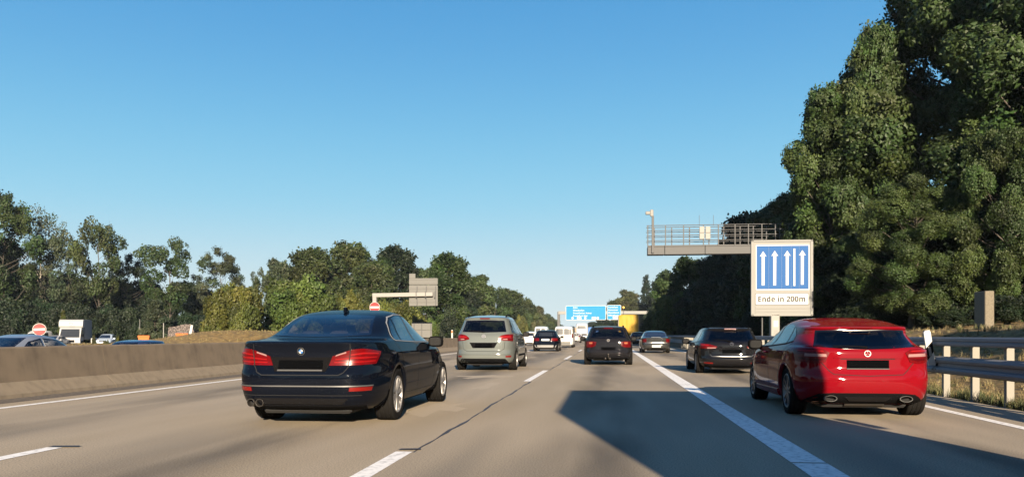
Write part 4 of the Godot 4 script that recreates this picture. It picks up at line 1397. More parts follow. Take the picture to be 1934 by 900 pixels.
	struct("median_ground", sheet(-12.0, -10.2, -0.05, -40, 900, 8.0), "gutter")

	# markings
	var y := 0.004
	struct("lane_marking", sheet(-9.13, -8.97, y, -40, 800, 6.0), "road_paint")
	struct("lane_marking", sheet(4.80, 4.95, y, -40, 800, 6.0), "road_paint")
	var start := -34.45
	for xs in [[-1.985, -1.825], [-5.45, -5.29]]:
		for k in 26:
			var d0: float = start + 18.0 * k + (0.0 if xs[0] > -3 else -0.1)
			struct("lane_dash", sheet(xs[0], xs[1], y, d0, d0 + 6.1, 6.2), "road_paint")
	# broad line, laid in lengths with a dark joint between them
	var d := -20.0
	var k := 0
	while d < 420.0:
		var l: float = [4.35, 6.1, 5.2, 7.4][k % 4]
		struct("broad_line", sheet(1.57, 1.865, y, d, d + l - 0.05, 4.0), "road_paint")
		d += l
		k += 1
	# tar seam along the lane dashes, wandering slightly
	g = Geo.new()
	var r0 := PackedVector3Array()
	var r1 := PackedVector3Array()
	for i in 900:
		var dd := -10.0 + 0.3 * i
		var wob := 0.012 * sin(dd * 1.3) + 0.009 * sin(dd * 3.7 + 1.0) + 0.006 * sin(dd * 9.1)
		var wd := 0.016 + 0.007 * sin(dd * 2.1) + 0.006 * sin(dd * 6.3)
		r0.append(W(-1.80 + wob - wd, 0.003 if fposmod(dd - start, 18.0) > 6.1 else -0.01, dd))
		r1.append(W(-1.80 + wob + wd, 0.003 if fposmod(dd - start, 18.0) > 6.1 else -0.01, dd))
	g.grid([r0, r1])
	struct("tar_seam", g, "tar")
	for e in [[-1.99, 7.74, 0.22], [-5.45, 7.55, 0.30], [-1.95, 25.9, 0.16]]:
		g = Geo.new()
		g.quad(W(e[0], 0.011, e[1]), W(e[0] + e[2], 0.011, e[1] + 0.03), W(e[0] + e[2] - 0.02, 0.011, e[1] + 0.11), W(e[0] + 0.02, 0.011, e[1] + 0.07))
		struct("tar_seam", g, "tar")
	# soft oil streaks down the middle of each lane
	var im := Image.create(64, 1024, false, Image.FORMAT_RGBA8)
	var fn := FastNoiseLite.new()
	fn.seed = 77
	fn.frequency = 0.012
	fn.fractal_octaves = 4
	for yy in 1024:
		for xx in 64:
			var c := (xx - 31.5) / 32.0
			var n1 := fn.get_noise_2d(xx * 2.6, yy * 0.7) * 0.5 + 0.5
			var n2 := fn.get_noise_2d(900.0 + xx * 0.4, yy * 0.35) * 0.5 + 0.5
			var al := exp(-pow((c + (n2 - 0.5) * 0.4) * 2.3, 2)) * smoothstep(0.25, 0.75, n1 * 0.6 + n2 * 0.4) * (1.0 - pow(absf(c), 6.0))
			im.set_pixel(xx, yy, Color(0.16, 0.15, 0.15, clampf(al * 0.40, 0, 1)))
	var oil := mk("oil_stain", Color.WHITE, 0.8)
	oil.albedo_texture = ImageTexture.create_from_image(im)
	oil.transparency = BaseMaterial3D.TRANSPARENCY_ALPHA
	for lane in [[-8.4, -6.2], [-4.7, -2.5], [-1.1, 1.0], [2.4, 4.4]]:
		for q in 3:
			struct("oil_streak", sheet(lane[0], lane[1], 0.0015, -4.0 + 60.0 * q, 56.0 + 60.0 * q, 60.0), "oil_stain")
	# pale scuffs and darker worn patches with shapes of their own
	for e in [[-2.55, 12.3, 0.5, 1.5, 4], [-2.9, 11.2, 0.18, 0.7, 5], [-3.3, 21.6, 0.9, 1.1, 6], [-2.6, 17.5, 0.25, 2.0, 7]]:
		var poly := PackedVector2Array()
		var rr := RandomNumberGenerator.new()
		rr.seed = e[4]
		for q in 14:
			var t := TAU * q / 14
			var m := rr.randf_range(0.25, 1.0)
			poly.append(Vector2(cos(t) * e[2] * m, sin(t) * e[3] * m))
		g = Geo.new()
		g.prism(poly, W(e[0], 0.002, e[1]), Vector3.RIGHT, Vector3(0, 0, -1), Vector3.ZERO)
		struct("road_scuff", g, "patch")
	for e in [[-5.0, 23.3, 1.25, 0.05], [-4.2, 26.6, 2.4, 0.10], [-8.0, 58.0, 3.2, 0.2], [-4.6, 47.0, 2.8, 0.15], [0.6, 66.0, 3.4, 0.25]]:
		g = Geo.new()
		g.quad(W(e[0], 0.003, e[1]), W(e[0] + e[2], 0.003, e[1] + 0.2), W(e[0] + e[2], 0.003, e[1] + 0.2 + e[3]), W(e[0], 0.003, e[1] + e[3]))
		struct("tar_seam", g, "tar")

	barrier()
	guard_rail()

func barrier() -> void:
	var root := thing("concrete_barrier", "long brown-grey concrete safety barrier along the left edge of the carriageway", "barrier")
	var prof := v2([-10.42, 0.0, -10.20, 0.0, -10.22, 0.07, -10.42, 0.27])
	var wall := v2([-10.42, 0.27, -10.53, 0.86, -10.555, 0.885, -10.705, 0.885, -10.73, 0.86, -10.86, 0.27, -11.04, 0.05, -11.04, -0.1])
	var d := -6.2
	var k := 0
	while d < 230.0:
		var l := 7.5
		var seg := part("barrier_segment", along(wall, d + 0.005, d + l - 0.005, 7.5), "concrete", root)
		part("barrier_foot", along(prof, d + 0.006, d + l - 0.006, 7.5), "concrete_foot", seg)
		d += l
		k += 1
	var seg := part("barrier_segment", along(wall, d, 700.0, 12.0), "concrete", root)
	part("barrier_foot", along(prof, d, 700.0, 12.0), "concrete_foot", seg)

func guard_rail() -> void:
	var root := thing("guard_rail", "two-tier steel guard rail on pale posts along the right verge", "guard rail")
	var beam := v2([6.02, 0.40, 5.965, 0.43, 5.94, 0.475, 5.965, 0.51, 6.01, 0.53, 6.01, 0.585, 5.965, 0.605, 5.94, 0.645, 5.965, 0.69, 6.02, 0.715])
	var top := v2([5.98, 0.90, 5.955, 0.925, 5.955, 0.965, 5.972, 0.98, 5.955, 0.995, 5.955, 1.035, 5.98, 1.06, 6.09, 1.06, 6.115, 1.035, 6.115, 0.925, 6.09, 0.90, 5.98, 0.90])
	var d := -4.0
	while d < 230.0:
		var l := 4.0 if d < 90.0 else 12.0
		part("lower_beam", along(beam, d, d + l + 0.12, l + 0.2, false), "rail_steel", root)
		part("top_beam", along(top, d + 0.004, d + l - 0.004, l, true), "rail_steel", root)
		d += l
	part("lower_beam", along(beam, d, 420.0, 12.0, false), "rail_steel", root)
	part("top_beam", along(top, d, 420.0, 12.0, true), "rail_steel", root)
	d = 2.75
	var post := Geo.new()
	# a C-section post
	var c := v2([-0.03, -0.055, 0.06, -0.055, 0.06, -0.04, -0.015, -0.04, -0.015, 0.04, 0.06, 0.04, 0.06, 0.055, -0.03, 0.055])
	post.prism(PackedVector2Array([Vector2(-0.055, -0.03), Vector2(0.055, -0.03), Vector2(0.055, 0.06), Vector2(0.043, 0.06), Vector2(0.043, -0.018), Vector2(-0.043, -0.018), Vector2(-0.043, 0.06), Vector2(-0.055, 0.06)]), Vector3(0, -0.4, 0), Vector3.RIGHT, Vector3(0, 0, -1), Vector3(0, 1.44, 0))
	var pm := post.mesh()
	var tie := Geo.new()
	tie.box(Vector3(-0.05, 0.55, 0), Vector3(0.07, 0.10, 0.09), 0.008)
	var tm := tie.mesh()
	while d < 150.0:
		var p := part("rail_post", pm, "post_steel", root)
		p.position = W(6.135 if d < 200 else 6.1, 0, d)
		var t := part("spacer", tm, "rail_steel", p)
		d += 1.2
	# bolts where the beams join
	for k in 6:
		var bg := Geo.new()
		for yy in [0.475, 0.645]:
			for dz in [-0.08, 0.08]:
				bg.lump(W(5.938, yy, 4.0 * k + 4.0 + dz), Vector3(0.012, 0.014, 0.014), Basis(), 1.0, 6, 5)
		part("joint_bolts", bg, "gantry_steel", root)

# ---------------------------------------------------------------- trees, bushes, grass
var protos := {}
var clumps := {}

func clump_mesh(sd: int, n: int, leaf: float, flat: float, coh := 0.45) -> ArrayMesh:
	var key := "%d %d %f %f" % [sd, n, leaf, flat]
	if clumps.has(key):
		return clumps[key]
	var r := RandomNumberGenerator.new()
	r.seed = sd
	var g := Geo.new()
	for i in n:
		var p := Vector3(r.randfn(0, 0.45), r.randfn(0, 0.45) * flat, r.randfn(0, 0.45))
		if p.length() > 1.0:
			p = p.normalized() * r.randf_range(0.6, 1.0)
		var d := Vector3(r.randfn(0, 1), r.randfn(0, 1) * (1.0 - coh) - 0.2, r.randfn(0, 1)).normalized()
		var s := d.cross(Vector3(r.randfn(0, 1), r.randfn(0, 1), r.randfn(0, 1)).normalized().lerp(Vector3.UP, coh)).normalized()
		var up := d.cross(s)
		var l := leaf * r.randf_range(0.55, 1.5)
		var w := l * r.randf_range(0.28, 0.42)
		var a := p - d * l * 0.5
		var c := p + d * l * 0.5
		var b0 := p + s * w + up * w * 0.35
		var b1 := p - s * w + up * w * 0.35
		g.tri(a, b0, c)
		g.tri(a, c, b1)
	clumps[key] = g.mesh()
	return clumps[key]

func multi(mesh: Mesh, xf: Array, cols: Array, m: Material, called: String, parent: Node) -> MultiMeshInstance3D:
	var mm := MultiMesh.new()
	mm.transform_format = MultiMesh.TRANSFORM_3D
	mm.use_colors = true
	mm.mesh = mesh
	mm.instance_count = xf.size()
	for i in xf.size():
		mm.set_instance_transform(i, xf[i])
		mm.set_instance_color(i, cols[i])
	var o := MultiMeshInstance3D.new()
	o.multimesh = mm
	o.material_override = m
	o.name = called
	o.set_meta("kind", "stuff")
	parent.add_child(o, true)
	return o

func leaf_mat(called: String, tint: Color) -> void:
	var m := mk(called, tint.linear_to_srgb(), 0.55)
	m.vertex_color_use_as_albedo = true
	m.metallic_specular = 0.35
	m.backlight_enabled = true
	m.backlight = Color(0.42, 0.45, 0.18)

# p: H height, R radius, base crown bottom, blobs, rb blob radius, n clumps, leaf, flat, skirt, lean, airy
func make_tree(kind: String, p: Dictionary) -> void:
	var r := RandomNumberGenerator.new()
	r.seed = hash(kind)
	var root := Node3D.new()
	var trunk := Geo.new()
	var H: float = p.H
	var R: float = p.R
	var base: float = p.base
	var rb: float = p.rb
	var tr: float = p.get("tr", H * 0.016)
	var conifer: bool = p.get("conifer", false)
	var tpts := []
	var trad := []
	var off := Vector3.ZERO
	var top: float = H * (0.98 if conifer else 0.78)
	for i in 9:
		var t := i / 8.0
		tpts.append(Vector3(off.x, top * t - (0.3 if i == 0 else 0.0), off.z))
		trad.append(tr * (1.25 if i == 0 else 1.0) * lerpf(1.0, 0.18, t))
		off += Vector3(r.randfn(0, 1), 0, r.randfn(0, 1)) * R * p.get("lean", 0.02)
	trunk.tube(tpts, trad, 8, false)
	var xf := []
	var cols := []
	var blobs := []
	var nb: int = p.blobs
	for i in nb:
		var t := (i + r.randf()) / nb
		var h := lerpf(base, H - rb * 0.7, t)
		var w := 0.0
		if conifer:
			w = R * (1.0 - t) * 0.8
		else:
			var q := (h - base) / (H - base)
			w = R * pow(sin(PI * clampf(lerpf(p.get("low", 0.12), p.get("high", 0.94), q), 0, 1)), 0.75) - rb * 0.45
		var a := i * 2.399963 + r.randf_range(-0.5, 0.5)
		var d := maxf(w, 0.0) * sqrt(r.randf_range(0.25, 1.0))
		var c := Vector3(cos(a) * d, h + r.randfn(0, 0.03) * H, sin(a) * d)
		c.y = minf(c.y, H - rb * 0.6)
		if conifer:
			c = Vector3(cos(a) * R * (1.05 - t) * 0.62, base + (H - base) * (t * 0.97), sin(a) * R * (1.05 - t) * 0.62)
		blobs.append([c, rb * r.randf_range(0.65, 1.2) * (lerpf(1.35, 0.3, t) if conifer else 1.0), r.randf()])
		# limb to the blob
		var k := clampf((c.y - (0.10 if conifer else 0.30) * H * r.randf_range(0.3, 0.7)) / top, 0.12, 0.98)
		var fi := k * 8.0
		var i0 := mini(int(fi), 7)
		var s: Vector3 = tpts[i0].lerp(tpts[i0 + 1], fi - i0)
		var sr: float = lerpf(trad[i0], trad[i0 + 1], fi - i0)
		var mid := s.lerp(c, 0.5) + Vector3(r.randfn(0, 0.2), -0.06 * H * 0.3, r.randfn(0, 0.2))
		trunk.tube([s, mid, c], [sr * 0.5, sr * 0.32, sr * 0.10], 5, false)
		if p.get("twigs", 0) > 0:
			for q in p.twigs:
				var dd := Vector3(r.randfn(0, 1), absf(r.randfn(0, 0.8)), r.randfn(0, 1)).normalized() * rb * r.randf_range(0.8, 1.35)
				trunk.tube([mid.lerp(c, 0.6), c + dd * 0.4, c + dd], [sr * 0.14, sr * 0.08, 0.012], 4, false)
	var tot := 0.0
	for b in blobs:
		tot += b[1] * b[1]
	for b in blobs:
		var n: int = maxi(4, int(p.n * b[1] * b[1] / tot))
		for i in n:
			var d := Vector3(r.randfn(0, 1), r.randfn(0, 1) + 0.15, r.randfn(0, 1)).normalized()
			var q: float = b[1] * pow(r.randf_range(0.12, 1.0), 0.42)
			var c: Vector3 = b[0] + Vector3(d.x, d.y * 0.78, d.z) * q
			if c.y < 0.15:
				c.y = 0.15 + r.randf() * 0.3
			var s: float = p.cl * r.randf_range(0.65, 1.3)
			var bs := Basis(Quaternion(Vector3.UP, d if absf(d.y) < 0.98 else Vector3.UP)) * Basis(Vector3.UP, r.randf() * TAU)
			xf.append(Transform3D(bs.scaled(Vector3(s, s, s)), c))
			var v := lerpf(0.62, 1.35, b[2]) * r.randf_range(0.75, 1.25)
			var yel := lerpf(0.82, 1.10, fposmod(b[2] * 7.3, 1.0)) * r.randf_range(0.9, 1.12)
			cols.append(Color(v * yel, v, v * r.randf_range(0.75, 1.05)))
	var t := MeshInstance3D.new()
	t.name = "trunk"
	t.mesh = trunk.mesh()
	t.material_override = M[p.get("bark", "bark")]
	root.add_child(t)
	multi(clump_mesh(hash(kind) % 1000, p.leaves, p.leaf / p.cl, p.get("flat", 0.65), p.get("coh", 0.45)), xf, cols, M[p.get("mat", "leaf_green")], "crown", root)
	protos[kind] = [root, H, R]

func tree(kind: String, x: float, d: float, h: float, r: float, mat: String, label: String, category := "tree", group := "", y := 0.0) -> Node3D:
	var p: Array = protos[kind]
	var called := {"bush": "bush", "bush_two": "bush", "spruce": "spruce_tree"}.get(kind, "broadleaf_tree") as String
	var turn := fposmod(absf(x * 12.9898 + d * 78.233), TAU)
	var o := dup(p[0], called, label, category, Vector3(x, y, -d), turn, Vector3(r / p[2], h / p[1], r / p[2]), group)
	if mat:
		(o.get_node("crown") as MultiMeshInstance3D).material_override = M[mat]
	return o

func tuft_mesh(sd: int, n: int) -> ArrayMesh:
	var r := RandomNumberGenerator.new()
	r.seed = sd
	var g := Geo.new()
	for i in n:
		var a := r.randf() * TAU
		var p := Vector3(r.randfn(0, 0.12), 0, r.randfn(0, 0.12))
		var h := r.randf_range(0.5, 1.1)
		var d := Vector3(cos(a), 0, sin(a))
		var s := Vector3(-sin(a), 0, cos(a)) * r.randf_range(0.012, 0.022)
		var m := p + d * h * 0.12 + Vector3.UP * h * 0.6
		var t := p + d * h * r.randf_range(0.25, 0.55) + Vector3.UP * h
		g.tri(p - s, p + s, m + s * 0.7)
		g.tri(p - s, m + s * 0.7, m - s * 0.7)
		g.tri(m - s * 0.7, m + s * 0.7, t)
	return g.mesh()

func grass_field(called: String, sd: int, n: int, where: Callable, hmin: float, hmax: float, cols: Array) -> void:
	var r := RandomNumberGenerator.new()
	r.seed = sd
	var xf := []
	var cc := []
	while xf.size() < n:
		var p = where.call(r)
		if p == null:
			continue
		var h := r.randf_range(hmin, hmax)
		var w := r.randf_range(0.7, 1.4) * lerpf(h, 0.4, 0.5)
		xf.append(Transform3D(Basis(Vector3.UP, r.randf() * TAU).scaled(Vector3(w, h, w)), p))
		var c: Color = cols[r.randi() % cols.size()]
		cc.append(c * r.randf_range(0.75, 1.25))
	var o := multi(tuft_mesh(sd, 16), xf, cc, M["grass"], numbered(called), self)
	o.set_meta("kind", "stuff")
	o.set_meta("label", {"verge_grass": "dry straw-coloured grass growing on the bank behind the guard rail", "kerb_weeds": "low green weeds along the foot of the guard rail", "mound_grass": "dry yellow grass covering the mound below the hedge"}[called])
	o.set_meta("category", "grass")

func trees() -> void:
	leaf_mat("leaf_green", Color(0.020, 0.034, 0.010))
	leaf_mat("leaf_oak", Color(0.028, 0.043, 0.012))
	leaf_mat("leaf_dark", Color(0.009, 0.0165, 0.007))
	leaf_mat("leaf_olive", Color(0.025, 0.035, 0.011))
	leaf_mat("leaf_yellow", Color(0.050, 0.056, 0.012))
	leaf_mat("leaf_lime", Color(0.036, 0.052, 0.011))
	leaf_mat("leaf_grey", Color(0.028, 0.038, 0.021))
	leaf_mat("leaf_brown", Color(0.040, 0.044, 0.018))
	var gm := mk("grass", Color.WHITE, 0.8)
	gm.vertex_color_use_as_albedo = true
	gm.backlight_enabled = true
	gm.backlight = Color(0.3, 0.28, 0.15)
	var bark := mk("bark", lin(0.085, 0.07, 0.055), 0.95)
	tri_tex(bark, noise_tex(41, 0.05, [[0.0, grey(0.35)], [0.5, grey(0.8)], [1.0, grey(1.0)]], 256, 5), 1.2, false)
	mk("bark_pale", lin(0.20, 0.18, 0.145), 0.95)
	make_tree("oak", {"H": 20.0, "R": 7.5, "base": 2.6, "blobs": 74, "rb": 1.75, "n": 3000, "cl": 0.62, "leaf": 0.17, "leaves": 74, "flat": 0.5, "coh": 0.6, "low": 0.22, "tr": 0.38})
	make_tree("oak_two", {"H": 18.0, "R": 7.0, "base": 1.6, "blobs": 64, "rb": 1.65, "n": 2700, "cl": 0.62, "leaf": 0.17, "leaves": 74, "flat": 0.5, "coh": 0.6, "low": 0.30, "tr": 0.34})
	make_tree("great_oak", {"H": 25.0, "R": 9.8, "base": 1.2, "blobs": 130, "rb": 1.95, "n": 5200, "cl": 0.66, "leaf": 0.19, "leaves": 74, "flat": 0.55, "coh": 0.55, "low": 0.40, "high": 0.975, "tr": 0.45})
	make_tree("tall_oak", {"H": 16.0, "R": 3.4, "base": 1.0, "blobs": 52, "rb": 1.25, "n": 1900, "cl": 0.6, "leaf": 0.18, "leaves": 70, "flat": 0.55, "coh": 0.55, "low": 0.34, "high": 0.95, "tr": 0.25})
	make_tree("round_slim", {"H": 14.0, "R": 3.9, "base": 1.2, "blobs": 30, "rb": 1.5, "n": 850, "cl": 0.8, "leaf": 0.34, "leaves": 36, "low": 0.28, "tr": 0.22})
	make_tree("round_slim_two", {"H": 14.0, "R": 3.9, "base": 0.8, "blobs": 34, "rb": 1.35, "n": 850, "cl": 0.78, "leaf": 0.34, "leaves": 36, "low": 0.30, "tr": 0.22})
	make_tree("airy", {"H": 18.0, "R": 5.0, "base": 6.5, "blobs": 22, "rb": 1.45, "n": 400, "cl": 0.75, "leaf": 0.28, "leaves": 34, "low": 0.12, "tr": 0.2, "twigs": 3, "lean": 0.03})
	make_tree("airy_two", {"H": 18.0, "R": 5.0, "base": 5.0, "blobs": 26, "rb": 1.3, "n": 450, "cl": 0.75, "leaf": 0.28, "leaves": 34, "low": 0.16, "tr": 0.18, "twigs": 4, "lean": 0.04})
	make_tree("sparse", {"H": 18.0, "R": 5.0, "base": 6.0, "blobs": 26, "rb": 1.6, "n": 300, "cl": 0.75, "leaf": 0.24, "leaves": 24, "low": 0.12, "tr": 0.18, "twigs": 7, "lean": 0.04, "bark": "bark_pale"})
	make_tree("round", {"H": 13.0, "R": 5.5, "base": 1.5, "blobs": 26, "rb": 2.0, "n": 900, "cl": 0.85, "leaf": 0.36, "leaves": 36, "low": 0.28, "tr": 0.25})
	make_tree("round_two", {"H": 13.0, "R": 5.5, "base": 1.0, "blobs": 30, "rb": 1.7, "n": 900, "cl": 0.8, "leaf": 0.36, "leaves": 36, "low": 0.30, "tr": 0.25})
	make_tree("bush", {"H": 5.0, "R": 4.5, "base": 0.2, "blobs": 30, "rb": 1.4, "n": 1100, "cl": 0.55, "leaf": 0.22, "leaves": 40, "low": 0.42, "tr": 0.1})
	make_tree("bush_two", {"H": 5.0, "R": 4.5, "base": 0.2, "blobs": 34, "rb": 1.2, "n": 1000, "cl": 0.55, "leaf": 0.22, "leaves": 36, "low": 0.40, "tr": 0.1})
	make_tree("spruce", {"H": 13.0, "R": 2.6, "base": 1.0, "blobs": 34, "rb": 0.75, "n": 520, "cl": 0.55, "leaf": 0.24, "leaves": 36, "conifer": true, "tr": 0.16})
	planting()
	for k in protos:
		protos[k][0].free()

	# grasses
	grass_field("verge_grass", 5, 5200, func(r: RandomNumberGenerator):
		var d := 6.0 + 62.0 * pow(r.randf(), 1.5)
		var x := 6.25 + 7.5 * pow(r.randf(), 1.5)
		return W(x, bank(x, d) - 0.02, d), 0.05, 0.22, [Color(0.17, 0.13, 0.055), Color(0.12, 0.092, 0.042), Color(0.08, 0.068, 0.032), Color(0.075, 0.08, 0.025), Color(0.20, 0.165, 0.08)])
	grass_field("kerb_weeds", 6, 900, func(r: RandomNumberGenerator):
		var d := 6.0 + 40.0 * pow(r.randf(), 1.4)
		var x := 6.08 + absf(r.randfn(0, 0.16))
		return W(x, -0.02, d), 0.08, 0.24, [Color(0.05, 0.06, 0.018), Color(0.09, 0.085, 0.03), Color(0.04, 0.05, 0.015)])
	grass_field("mound_grass", 7, 3600, func(r: RandomNumberGenerator):
		var x := -44.5 + 27.0 * r.randf()
		var d := 57.0 + 28.0 * r.randf()
		return Vector3(x, mound(x, d) - 0.04, -d), 0.05, 0.17, [Color(0.19, 0.145, 0.058), Color(0.165, 0.125, 0.05), Color(0.21, 0.17, 0.075), Color(0.12, 0.105, 0.04)])

func planting() -> void:
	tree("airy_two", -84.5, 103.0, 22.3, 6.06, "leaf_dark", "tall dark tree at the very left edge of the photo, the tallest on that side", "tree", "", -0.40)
	tree("airy_two", -78.9, 101.6, 20.4, 4.34, "leaf_green", "tall dark-green tree rising behind the grey saloon at the left", "tree", "", -0.40)
	tree("sparse", -79.1, 108.7, 19.4, 3.88, "leaf_grey", "sparse silvery tree with bare twigs showing, above the no-entry sign beside the box truck", "tree", "", -0.40)
	tree("airy", -73.6, 106.3, 16.0, 3.49, "leaf_grey", "thin grey-leaved tree standing directly behind the box truck", "tree", "", -0.40)
	tree("airy", -68.6, 105.8, 17.6, 3.60, "leaf_olive", "tall open-crowned olive tree above the pale blue car, with branching limbs showing", "tree", "", -0.40)
	tree("airy_two", -68.6, 112.9, 13.3, 3.21, "leaf_dark", "dark slim tree in the gap between two taller open-crowned trees on the left", "tree", "", -0.40)
	tree("airy", -57.9, 104.0, 14.6, 3.64, "leaf_green", "tall tree with a long visible pale trunk behind the orange bins", "tree", "", -0.40)
	tree("airy_two", -52.0, 106.8, 13.3, 3.57, "leaf_grey", "round-headed grey-green tree with a dark right side, left of the hedge mound", "tree", "", -0.40)
	tree("airy", -58.1, 134.2, 12.8, 2.14, "leaf_olive", "small distant tree peeping over the left end of the hedge", "tree", "", -0.40)
	tree("round_slim", -54.2, 132.7, 14.0, 2.99, "leaf_grey", "greyish round tree behind the left end of the long hedge", "tree", "", -0.40)
	tree("round_slim_two", -45.2, 123.6, 14.7, 4.24, "leaf_olive", "broad olive-green tree behind the hedge, above the roof of the black sedan", "tree", "", -0.40)
	tree("round_slim", -41.5, 130.1, 16.5, 4.78, "leaf_olive", "highest tree behind the hedge, above the right half of the black sedan", "tree", "", -0.40)
	tree("round_slim_two", -34.7, 132.9, 15.7, 4.50, "leaf_dark", "dark-topped round tree just left of the sign panel on the long arm", "tree", "", -0.40)
	tree("round_slim", -35.3, 122.8, 12.9, 4.01, "leaf_olive", "olive tree in front of the taller crowns, above the white sign arm", "tree", "", -0.40)
	tree("round_slim_two", -23.4, 120.1, 13.2, 3.89, "leaf_green", "large green tree right of the grey sign back, towering over the barrier", "tree", "", -0.40)
	tree("round_slim", -31.7, 143.3, 13.3, 3.72, "leaf_olive", "tree half hidden behind the grey sign panel", "tree", "", -0.40)
	tree("round_slim", -26.1, 163.1, 13.3, 4.41, "leaf_olive", "tree above the grey minivan, first of the row receding along the left side", "tree", "", -0.40)
	tree("round_two", -25.6, 188.3, 12.6, 4.60, "leaf_green", "second tree of the receding left row, right of the minivan roof", "tree", "", -0.40)
	tree("round_slim", -24.8, 213.6, 13.3, 4.38, "leaf_olive", "third tree of the receding left row, above the white hatchback", "tree", "", -0.40)
	tree("round_two", -24.2, 243.8, 12.7, 4.37, "leaf_olive", "fourth tree of the receding left row, above the white high-roofed van", "tree", "", -0.40)
	tree("round", -24.5, 284.1, 11.3, 4.36, "leaf_brown", "brownish fifth tree of the receding left row", "tree", "", -0.40)
	tree("round_two", -25.4, 339.3, 10.2, 4.76, "leaf_olive", "far tree at the end of the left row, beside the foot of the sign gantry", "tree", "", -0.40)
	tree("round", -27.8, 429.6, 9.2, 5.48, "leaf_olive", "last small tree of the left row before the open horizon", "tree", "", -0.40)
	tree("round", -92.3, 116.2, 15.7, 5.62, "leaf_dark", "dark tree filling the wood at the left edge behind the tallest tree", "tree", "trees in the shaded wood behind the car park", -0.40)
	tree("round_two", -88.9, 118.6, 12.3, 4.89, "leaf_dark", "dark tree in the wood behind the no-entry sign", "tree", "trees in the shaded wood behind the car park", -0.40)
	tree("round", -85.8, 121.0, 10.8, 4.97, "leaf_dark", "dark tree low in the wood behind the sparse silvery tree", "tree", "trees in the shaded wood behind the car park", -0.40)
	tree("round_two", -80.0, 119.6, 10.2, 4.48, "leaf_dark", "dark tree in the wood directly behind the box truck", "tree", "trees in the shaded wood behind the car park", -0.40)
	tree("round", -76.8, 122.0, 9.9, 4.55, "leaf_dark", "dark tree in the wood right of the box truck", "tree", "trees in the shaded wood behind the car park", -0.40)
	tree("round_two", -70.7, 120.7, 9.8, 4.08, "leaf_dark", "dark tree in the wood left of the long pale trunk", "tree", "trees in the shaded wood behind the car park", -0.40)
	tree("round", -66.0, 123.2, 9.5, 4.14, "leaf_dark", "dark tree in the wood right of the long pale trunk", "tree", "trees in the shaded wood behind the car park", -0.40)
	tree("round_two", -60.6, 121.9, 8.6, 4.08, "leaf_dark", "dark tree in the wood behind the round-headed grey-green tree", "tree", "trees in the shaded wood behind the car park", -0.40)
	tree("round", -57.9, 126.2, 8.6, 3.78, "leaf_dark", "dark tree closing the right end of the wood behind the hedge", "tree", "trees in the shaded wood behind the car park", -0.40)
	tree("round", -55.8, 144.6, 13.2, 4.78, "leaf_olive", "olive tree low behind the left half of the hedge", "tree", "trees in the shaded wood behind the car park", -0.40)
	tree("round_two", -50.3, 147.2, 14.3, 4.84, "leaf_olive", "olive tree in the second row behind the tallest hedge bush", "tree", "trees in the shaded wood behind the car park", -0.40)
	tree("round_two", -28.1, 157.8, 10.9, 4.08, "leaf_dark", "dark tree in the second row above the barrier, left of the minivan", "tree", "trees in the shaded wood behind the car park", -0.40)
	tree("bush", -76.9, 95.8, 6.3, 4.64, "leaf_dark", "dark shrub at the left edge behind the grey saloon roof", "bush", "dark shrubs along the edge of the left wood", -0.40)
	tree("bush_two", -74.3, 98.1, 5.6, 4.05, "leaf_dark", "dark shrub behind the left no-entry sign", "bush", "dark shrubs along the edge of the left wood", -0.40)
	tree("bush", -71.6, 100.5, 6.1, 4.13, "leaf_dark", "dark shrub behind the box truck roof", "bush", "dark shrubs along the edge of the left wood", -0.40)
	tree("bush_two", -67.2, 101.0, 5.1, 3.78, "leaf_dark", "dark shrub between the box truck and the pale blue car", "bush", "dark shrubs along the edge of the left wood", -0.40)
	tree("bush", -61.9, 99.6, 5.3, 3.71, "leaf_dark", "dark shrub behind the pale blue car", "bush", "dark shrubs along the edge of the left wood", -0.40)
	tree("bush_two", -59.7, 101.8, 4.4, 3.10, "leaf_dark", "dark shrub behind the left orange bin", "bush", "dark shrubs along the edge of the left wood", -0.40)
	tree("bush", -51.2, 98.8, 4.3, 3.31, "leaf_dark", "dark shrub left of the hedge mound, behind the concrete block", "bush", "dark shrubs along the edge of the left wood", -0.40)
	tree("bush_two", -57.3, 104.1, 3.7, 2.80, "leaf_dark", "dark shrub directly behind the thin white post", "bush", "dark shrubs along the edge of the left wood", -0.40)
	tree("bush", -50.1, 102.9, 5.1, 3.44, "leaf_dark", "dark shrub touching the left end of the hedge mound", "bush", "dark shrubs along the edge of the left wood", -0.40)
	tree("round_slim_two", -52.6, 91.6, 5.6, 1.54, "leaf_grey", "small pale grey-leaved tree beside the orange bins, catching the sun", "tree", "", -0.40)
	tree("bush_two", -41.2, 62.7, 1.4, 0.21, "leaf_brown", "small dry scrub right behind the white marker post beside the box truck", "bush", "", -0.40)
	tree("bush", -40.2, 62.8, 1.1, 0.30, "leaf_brown", "dry brown scrub between the marker post and the blue car roof", "bush", "", -0.40)
	tree("bush_two", -39.9, 63.9, 1.3, 0.22, "leaf_yellow", "small yellowish scrub just left of the blue car roof", "bush", "", -0.40)
	tree("spruce", -65.8, 94.1, 4.5, 0.90, "leaf_yellow", "young yellow-green tree just above the box truck roof", "tree", "", -0.40)
	tree("bush", -31.5, 67.8, 5.2, 2.98, "leaf_yellow", "rounded yellow-green bush at the left end of the hedge mound", "bush", "", 0.30)
	tree("bush", -28.9, 75.2, 6.3, 4.17, "leaf_lime", "tallest, greenest bush of the hedge, directly left above the black sedan", "bush", "", 0.30)
	tree("bush_two", -26.0, 81.5, 5.6, 2.57, "leaf_yellow", "yellowish bush of the hedge behind the black sedan roof, left of the sign post", "bush", "", -0.40)
